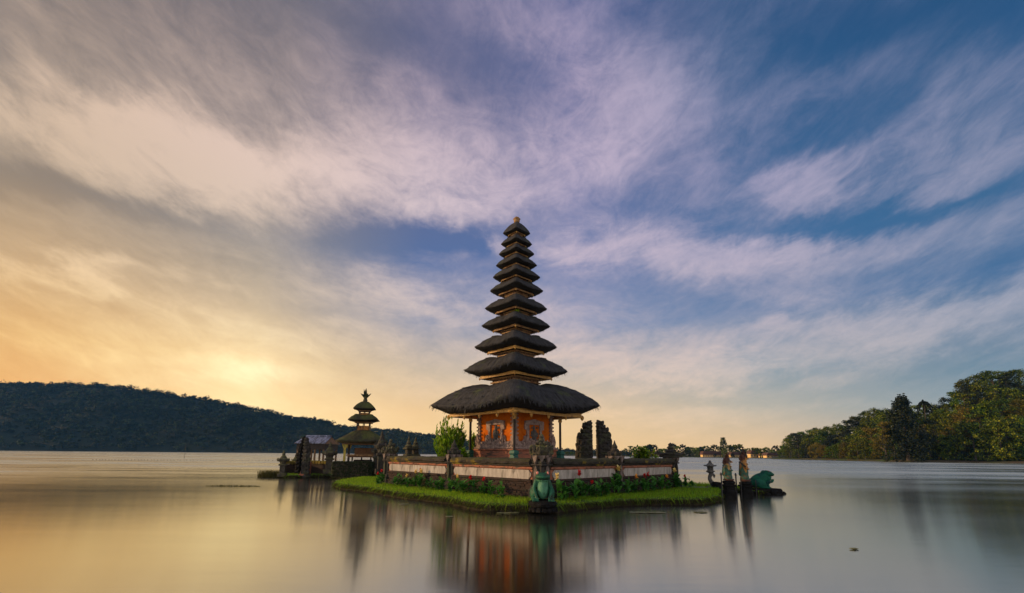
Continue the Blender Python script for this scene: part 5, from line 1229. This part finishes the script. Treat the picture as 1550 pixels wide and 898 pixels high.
for i, (px, py, c, off, lab) in enumerate([
        (850, 721.5, 'yellow', 1.0, 'pale yellow canna right beside the front frog'), (876, 717.5, 'red', .5, 'red-flowered canna against the pale wall panel near the front frog'), (894, 730.5, 'red', .9, 'low red-flowered canna in the dark leaves past the front frog'),
        (939, 709, 'yellow', .5, 'yellow canna against the pale-finned wall pillar'), (961, 721.5, 'amber', .9, 'orange canna beside the red clump of the shorter wall'), (972, 719.5, 'red', .7, 'red canna touching the orange one of the shorter wall'), (976, 718.5, 'red', .9, 'second red canna of the clump on the shorter wall'),
        (1011, 721.5, 'amber', .9, 'orange canna in front of the planter pillar'), (1019, 712, 'yellow', .5, 'tall golden canna against the planter pillar'), (1037, 721, 'red', .6, 'large red canna past the planter pillar, nearest the lantern')]):
    canna(ex, px, py, c, off, lab, i + 2, B_)
bare = [859, 868, 884, 903, 911, 920, 929, 947, 955, 984, 992, 1001, 1026, 1045]
for i, px in enumerate(bare):
    canna(ex, px, None, None, .75 + .25 * (i % 2), f'leafy flowerless canna, {ORD[i]} of those between the front frog and the lantern', i, B_)

# ------------------------------------------------------------------ frog statues
def front_frog():
    base = G(821, 758, .42); s = .97
    t = thing('frog_statue', 'green upright frog statue with pale belly on a black plinth at the front bank', 'frog statue', (base.x, base.y, .42), R(2)); t.scale = (s * .83, s, s)
    E = lambda c, r, rot=None: (c, r, rot)
    ells = [E((0, .12, .46), (.33, .32, .44)), E((0, -.06, .42), (.26, .25, .38)), E((0, -.02, .80), (.30, .30, .14)), E((0, -.10, .89), (.34, .34, .115)), E((0, -.02, .95), (.27, .26, .10)),
            E((-.20, -.06, 1.01), (.095, .10, .09)), E((.20, -.06, 1.01), (.095, .10, .09)), E((-.40, .10, .27), (.17, .30, .25)), E((.40, .10, .27), (.17, .30, .25)),
            E((-.40, -.16, .07), (.13, .24, .07)), E((.40, -.16, .07), (.13, .24, .07))]
    tubes = []
    for sx in (-1, 1):
        tubes += [([(sx * .28, .0, .70), (sx * .39, -.06, .47), (sx * .36, -.22, .30)], [.11, .095, .08]), ([(sx * .36, -.22, .30), (sx * .27, -.31, .09)], [.075, .06])]
        for a in (-.5, 0, .5): tubes.append(([(sx * .27, -.31, .07), (sx * .27 + .10 * math.sin(a), -.31 - .12 * math.cos(a), .03)], [.035, .025])); tubes.append(([(sx * .40, -.32, .05), (sx * .40 + .12 * math.sin(a + sx * .3), -.32 - .13, .03)], [.04, .028]))
    def pick(c, n): return 1 if (abs(c.x) < .245 and n.y < -.25 and .06 < c.z < .77) else 0
    b = blob('body', ells, tubes, .016, [M['frog'], M['frogbelly']], t, pick, 3)
    m = MB(); m.tube([(-.30, -.26, .825), (-.2, -.37, .812), (0, -.415, .808), (.2, -.37, .812), (.30, -.26, .825)], .014, 6); m.build('mouth', M['black'], t)
    for sx in (-1, 1): MB().ell((sx * .235, -.115, 1.03), (.06, .06, .06), 12, 8).build('eye', M['pink'], t, True)
    p = MB(); p.lathe([(.56, -.24), (.62, -.18), (.66, -.10), (.62, -.02), (.52, .01), (.40, .03)], (0, -.02, 0), 14, wob=.04); p.build('plinth', M['black'], t)
    q = MB()
    for i in range(16):
        a = i * .393; q.bevbox((.56 * math.cos(a), .56 * math.sin(a) - .02, -.30), (.26, .24, .16), .04, a, .02)
    q.build('plinth_stones', M['black'], t)
front_frog()

def lake_frog():
    Y = 26.4; z0 = zat(1150, 739, Y); t = thing('frog_statue', 'teal crouching frog statue looking out over the lake from the islet rock', 'frog statue', (X(1150, Y), Y, z0), R(8)); s = 1.0
    E = lambda c, r, rot=None: (c, r, rot)
    ells = [E((-.16, 0, .46), (.62, .38, .34), Euler((0, -.42, 0))), E((.34, 0, .80), (.34, .30, .19), Euler((0, .12, 0))), E((.58, 0, .77), (.17, .22, .11), Euler((0, .25, 0))), E((.26, -.18, .90), (.11, .09, .09)), E((.26, .18, .90), (.11, .09, .09)), E((.28, 0, .55), (.26, .27, .24)), E((.42, 0, .60), (.16, .2, .09), Euler((0, .3, 0))),
            E((-.34, -.36, .27), (.36, .16, .24), Euler((0, .35, 0))), E((-.34, .36, .27), (.36, .16, .24), Euler((0, .35, 0))), E((-.05, -.44, .06), (.30, .10, .06)), E((-.05, .44, .06), (.30, .10, .06))]
    tubes = []
    for sy in (-1, 1): tubes += [([(.22, sy * .26, .55), (.18, sy * .36, .34), (.40, sy * .32, .38), (.54, sy * .22, .46)], [.10, .085, .07, .06]), ([(.1, sy * .30, .3), (.16, sy * .32, .05)], [.09, .08])]
    blob('body', ells, tubes, .018, [M['frogteal']], t, None, 3)
    for sy in (-1, 1): MB().ell((.28, sy * .235, .935), (.055, .045, .05), 10, 7).build('eye', M['redpaint'], t, True)
    m = MB(); m.tube([(.36, -.30, .74), (.56, -.235, .72), (.74, -.05, .725)], .012, 6); m.build('mouth', M['black'], t)
    # rock and platform carrying it
    r = thing('islet_rock', 'low dark rock shelf under the lake-facing frog', 'rock', (X(1150, Y), Y, 0), 0); rk = MB(); rr = random.Random(6)
    for i in range(26):
        x = rr.uniform(-.9, .85); rk.bevbox((x, rr.uniform(-.7, .5), rr.uniform(.0, max(.05, z0 - .22 - .2 * max(0, x - .4)))), (rr.uniform(.25, .5), rr.uniform(.25, .5), rr.uniform(.16, .3)), .06, rr.uniform(0, 3), .03)
    rk.bevbox((.1, 0, z0 - .13), (1.55, 1.0, .26), .06, .05, .02)
    rk.build('stones', M['black'], r)
    tip = MB()
    for i in range(16): x = rr.uniform(.0, 1.0); tip.ell((0.72 + x * .45, rr.uniform(-.25, .25) * (1 - x), .02 + .12 * (1 - x)), (.16, .14, .11), 8, 6, .2)
    tip.build('tip_stones', M['black'], r)
lake_frog()

# ------------------------------------------------------------------ guardian statues with bird beaks
def guardian(px, ytop, yb, yped, Y, label, mats, seed, crown_h, club=False):
    zb = zat(px, yb, Y); zt = zat(px, ytop, Y); z0 = -.3; Hh = zt - zb; t = thing('bird_guardian_statue', label, 'statue', (X(px, Y), Y, z0), R(-6), 'beaked guardian statues in the water'); zo = zb - z0
    ped = MB(); ped.bevbox((0, 0, zo * .32), (.52, .50, zo * .64), .05, 0, .02); ped.bevbox((0, 0, zo * .70), (.46, .44, zo * .2), .04, 0, .015); ped.bevbox((0, 0, zo * .80), (.60, .56, zo * .09), .03, 0, .01); ped.bevbox((0, 0, zo * .92), (.48, .46, zo * .15), .04, 0, .01); ped.build('pedestal', M['black'], t)
    s = Hh; E = lambda c, r, rot=None: ((c[0] * .9, c[1] * .9, c[2] + zo), (r[0] * .88, r[1] * .88, r[2]), rot)
    ells = [E((-.02, 0, s * .12), (.235, .22, s * .16)), E((-.03, 0, s * .28), (.23, .22, s * .19)), E((-.03, 0, s * .46), (.205, .205, s * .17)), E((.02, 0, s * .60), (.13, .13, s * .10)), E((.045, 0, s * .69), (.115, .105, s * .075)), E((.03, .0, s * .03), (.25, .23, s * .05)),
            E((.10, 0, s * .40), (.10, .12, s * .10)), E((-.18, 0, s * .38), (.09, .15, s * .16))]
    def T(pts, rad): return ([(p[0] * .9, p[1] * .9, p[2] + zo) for p in pts], [q * .9 for q in rad])
    tubes = [T([(-.02, -.18, s * .52), (.0, -.25, s * .40), (.16, -.19, s * .37)], [.065, .055, .045]), T([(-.02, .18, s * .52), (.0, .25, s * .40), (.16, .19, s * .37)], [.065, .055, .045]), T([(.06, 0, s * .66), (.11, 0, s * .64)], [.06, .045])]
    lim = .42 if mats[0] == 'statuemix' else .34
    def pick(c, n):
        z = (c.z - zo) / s; return 1 if z < lim + .06 * math.sin(c.x * 22 + c.y * 9) + .03 * math.sin(c.y * 37) else 0
    blob('body', ells, tubes, .016, [M[mats[0]], M[mats[1]]], t, pick, 2)
    bk = MB(); bk.tube([(.11, 0, zo + s * .69), (.20, 0, zo + s * .685), (.265, 0, zo + s * .655)], [.055, .04, .010], 10); bk.tube([(.11, 0, zo + s * .655), (.19, 0, zo + s * .645)], [.035, .010], 8); bk.build('beak', M['gold_dull'], t)
    for sy in (-1, 1): MB().ell((.11, sy * .085, zo + s * .715), (.03, .025, .03), 8, 6).build('eye', M['black'], t)
    cr = MB(); c0 = s * .735
    cr.lathe([(.095, c0), (.115, c0 + .02), (.075, c0 + .05), (.09, c0 + .08), (.05, c0 + .13), (.065, c0 + .16), (.035, c0 + .21), (.05, c0 + .24), (.02, c0 + .30), (.032, s * .96), (.006, s * 1.04)], (-.01, 0, zo), 12, wob=.12)
    for lv, rr_, q in ((.0, .10, .12), (.07, .075, .09), (.15, .055, .08), (.23, .04, .07)):
        for a in range(6):
            u = a * math.pi / 3 + lv * 9; cr.prism([(-.028, -.03), (.028, -.03), (.02, q)], -.012, .012, (-.01 + rr_ * math.cos(u), rr_ * math.sin(u), zo + c0 + lv), u)
    for sy in (-1, 1):                                              # flaring ear plates
        cr.prism([(-.10, -.12), (.02, -.14), (.03, .02), (-.06, .10), (-.16, .16), (-.13, .02)], sy * .105 - .012, sy * .105 + .012, (0, 0, zo + c0 - .02))
    cr.prism([(-.10, -.30), (-.06, .05), (-.12, .12), (-.20, .04), (-.24, -.14), (-.18, -.22)], -.05, .05, (0, 0, zo + c0))
    cr.build('crown', M[mats[2]], t)
    sash = MB(); sash.lathe([(.245, s * .01), (.262, s * .035), (.24, s * .06)], (-.0, 0, zo), 16, wob=.05); sash.build('hem', M['redpaint'], t)
    wg = MB()
    for sy in (-1, 1):
        for k_ in range(7): wg.leaf((-.14, sy * .13, zo + s * (.14 + k_ * .05)), (-.30 + .04 * k_, sy * .22, .6), (0, sy, 0), .22, .10, .05, 3)
    wg.build('wing', M[mats[1]], t)
    nk = MB(); nk.tube([(.10 * math.cos(a) + .02, .10 * math.sin(a), zo + s * .605 - .03 * math.cos(a)) for a in np.linspace(0, 2 * math.pi, 13)], .024, 6, False); nk.tube([(.17 * math.cos(a) + .0, .17 * math.sin(a), zo + s * .545 - .06 * math.cos(a)) for a in np.linspace(0, 2 * math.pi, 13)], .026, 6, False); nk.build('necklace', M['gold_dull'], t)
    if club:
        cl = MB(); cl.tube([(-.02, -.25, zo + s * .44), (-.28, -.27, zo + s * .555)], [.03, .04], 8); cl.ell((-.31, -.27, zo + s * .57), (.06, .055, .055), 8, 6); cl.build('club', M['darkwood'], t)
guardian(1100.5, 686, 727.5, 756, 23.2, 'beaked guardian statue with mottled orange and blue chest, nearer the lantern', ('statuemix', 'statueteal', 'redpaint'), 1, 1)
guardian(1125.5, 678, 729, 752, 24.0, 'taller beaked guardian statue with plain ochre chest, beside the teal frog', ('statuegold', 'statueteal', 'redpaint'), 2, 1, True)

def lantern():
    Y = 26.6; z0 = .27; s = 1.0; t = thing('stone_lantern', 'grey stone lantern on a curled neck at the tip of the lawn', 'lantern', (X(1074.5, Y), Y, z0), R(4)); H_ = zat(1073, 697, Y) - z0
    b = MB(); b.bevbox((.08, 0, .05), (.6, .5, .12), .03, 0, .01); b.bevbox((.18, 0, .16), (.34, .36, .12), .03); b.build('base', M['greystone'], t)
    pts = [(.24, 0, .15), (.12, 0, .22), (-.02, 0, .36), (-.09, 0, .52), (-.07, 0, .68), (.03, 0, .80), (.0, 0, .86)]
    c = MB(); c.tube([Vector(p) for p in pts], [.16, .15, .12, .11, .105, .12, .13], 12); c.tube([(.03, 0, .78), (.14, 0, .76), (.2, 0, .70), (.17, 0, .62), (.11, 0, .64)], [.09, .075, .065, .05, .02], 10); c.build('curled_neck', M['greystone'], t, True)
    p = MB(); p.lathe([(.12, .84), (.26, .92), (.27, .97), (.16, .99)], (-.02, 0, 0), 6); p.build('platform', M['greystone'], t)
    f = MB()
    for a in range(6):
        u = a * math.pi / 3; f.box((-.02 + .14 * math.cos(u), .14 * math.sin(u), 1.10), (.06, .06, .22), u)
    f.lathe([(.10, .99), (.10, 1.2)], (-.02, 0, 0), 8); f.lathe([(.18, .985), (.18, 1.02)], (-.02, 0, 0), 6); f.lathe([(.18, 1.18), (.18, 1.22)], (-.02, 0, 0), 6); f.build('fire_box', M['greystone'], t)
    r = MB(); r.lathe([(.14, 1.20), (.34, 1.235), (.35, 1.26), (.24, 1.31), (.15, 1.38), (.09, 1.43)], (-.02, 0, 0), 6)
    for a in range(6):
        u = a * math.pi / 3; r.ell((-.02 + .34 * math.cos(u), .34 * math.sin(u), 1.275), (.05, .04, .04), 7, 5)
    r.build('cap', M['greystone'], t)
    MB().lathe([(.07, 1.42), (.09, 1.47), (.05, 1.52), (.065, 1.56), (.01, H_)], (-.02, 0, 0), 10).build('finial', M['greystone'], t, True)
lantern()
o = MB().bevbox((0, 0, 0), (1.2, .7, .12), .03, .1, .015).build('stone_slab', M['greystone']); o.location = (*on_wall(ex, 1052, 1.0), .31); tag(o, 'flat grey stone slab on the lawn between the cannas and the lantern', 'slab')
o = MB().bevbox((0, 0, 0), (.42, .4, .5), .05, .3, .02).build('stone_block', M['black']); o.location = (X(1082, 26.0), 26.0, .4); tag(o, 'small black stone block at the foot of the lantern', 'stone block')

def pole(px, yt, yb, Y, label, r=.035, name='iron_post'):
    z0 = min(.1, zat(px, yb, Y)) - .3; H_ = zat(px, yt, Y) - z0; t = thing(name, label, 'post', (X(px, Y), Y, z0), 0, 'thin posts around the statues')
    MB().tube([(0, 0, 0), (.005, 0, H_ * .94)], r, 8).build('shaft', M['iron'], t)
    MB().lathe([(r * 1.5, H_ * .91), (r * 1.9, H_ * .935), (r * .9, H_ * .95), (r * 1.3, H_ * .97), (.004, H_)], n=8).build('tip', M['iron'], t)
pole(1089.5, 715, 757, 22.4, 'black iron post at the lantern side of the statues')
pole(1111.5, 716, 742, 24.2, 'black iron post between the two guardian statues')
pole(1118.5, 722, 752, 22.9, 'thin rail post in front of the ochre guardian statue', .018)
pole(1141, 727, 748, 25.0, 'thin rail post in front of the teal frog', .018)

# ------------------------------------------------------------------ things in the water
def reed_mesh(n, rx, ry, h, seed, w=.03):
    rng = np.random.default_rng(seed); a = rng.uniform(0, 2 * np.pi, n); q = rng.uniform(0, 1, n) ** .5
    p = np.column_stack([rx * q * np.cos(a), ry * q * np.sin(a), np.full(n, -.1)]); return quads('reeds', blades(p, rng.uniform(.4, 1, n) * (h + .1), w, .3, rng), M['reed'])
o = link('reed_bed', reed_mesh(1500, 1.0, .6, .62, 1)); o.location = (X(412, 39), 39, 0); tag(o, 'brown reed clump in the water at the end of the outer islet', 'reeds')
o = link('weed_patch', reed_mesh(700, 1.7, .22, .10, 2, .04)); o.location = (X(358, 28.5), 28.5, 0); tag(o, 'thin dark strip of water weed breaking the golden lake surface', 'water weed')
fm = MB().lathe([(.02, -.12), (.10, -.06), (.13, .03), (.10, .12), (.03, .17)], n=8).mesh('net_float', M['iron'])
for (p0, y0), (p1, y1), n, lab, grp in (((140, 696.5), (412, 697.5), 56, 'tiny dark float in the long line across the golden water', 'floats of the line before the hill'), ((1032, 699), (1180, 701.5), 30, 'tiny dark float in the short line behind the guardian statues', 'floats of the line behind the statues')):
    for i in range(n):
        f_ = (i + random.uniform(-.2, .2)) / (n - 1); q = G(p0 + (p1 - p0) * f_, y0 + (y1 - y0) * f_); o = link('net_float', fm); o.location = (q.x, q.y, 0); o.scale = (.8,) * 3
        tag(o, lab, 'float', grp)
pm = MB().tube([(0, 0, -1), (.02, 0, 4.2)], .05, 6).mesh('marker_pole', M['iron']); q = G(279, 694); o = link('marker_pole', pm); o.location = (q.x, q.y, 0); tag(o, 'single thin pole standing in the lake in front of the hill', 'pole')
for i, (px, py, s, lab) in enumerate([(1293, 832, .075, 'pale floating leaf alone on the blue-grey water'), (963, 776.5, .22, 'lily pad nearest the front frog in the row off the bank'), (970, 776.8, .16, 'second lily pad of the row off the bank'), (977, 776.2, .13, 'small middle lily pad of the row off the bank'), (991, 777, .2, 'fourth lily pad of the row off the bank'), (998, 776.8, .18, 'lily pad at the far end of the row off the bank'), (762, 777.5, .2, 'yellowish lily pad close under the front bank'), (778, 776.5, .16, 'lily pad beside the front frog bank'), (611, 764, .16, 'pale lily pad off the shrine-side lawn'), (680, 783, .12, 'small pale leaf floating off the shrine-side bank'), (1060, 776, .22, 'flat weed pad off the lantern lawn')]):
    m = MB(); rr = random.Random(i); n = 14; b0 = rr.uniform(0, 6)
    rim = [(s * 1.3 * math.cos(b0 + a * 6.0 / n) * rr.uniform(.85, 1.1), s * .8 * math.sin(b0 + a * 6.0 / n) * rr.uniform(.85, 1.1), .02 + rr.uniform(0, .015)) for a in range(n + 1)]
    vs = [(0, 0, .012)] + rim + [(0, 0, -.004)] + [(x, y, z - .012) for x, y, z in rim]
    fs = [(0, a + 1, a + 2) for a in range(n)] + [(n + 2, n + 4 + a, n + 3 + a) for a in range(n)] + [(a + 1, n + 3 + a, n + 4 + a, a + 2) for a in range(n)]
    q = G(px, py); o = m.add(vs, fs).build('floating_leaf', M['floatleaf']); o.location = (q.x, q.y, 0); tag(o, lab, 'floating leaf', 'leaves floating on the lake')

# ------------------------------------------------------------------ air over the lake
HAZE = 0.00006
def build_haze():
    m = bpy.data.materials.new('haze_air'); m.use_nodes = True; m.node_tree.nodes.clear(); k = NT(m.node_tree)
    v = k.new('ShaderNodeVolumePrincipled'); v.inputs['Color'].default_value = (.10, .42, 1.0, 1); v.inputs['Density'].default_value = HAZE; v.inputs['Anisotropy'].default_value = 0.0
    out = k.new('ShaderNodeOutputMaterial'); k.l.new(v.outputs[0], out.inputs['Volume'])
    o = MB().box((0, 600, 98), (3200, 1450, 204)).build('haze', m); tag(o, None, None, None, 'stuff')
if HAZE: build_haze()
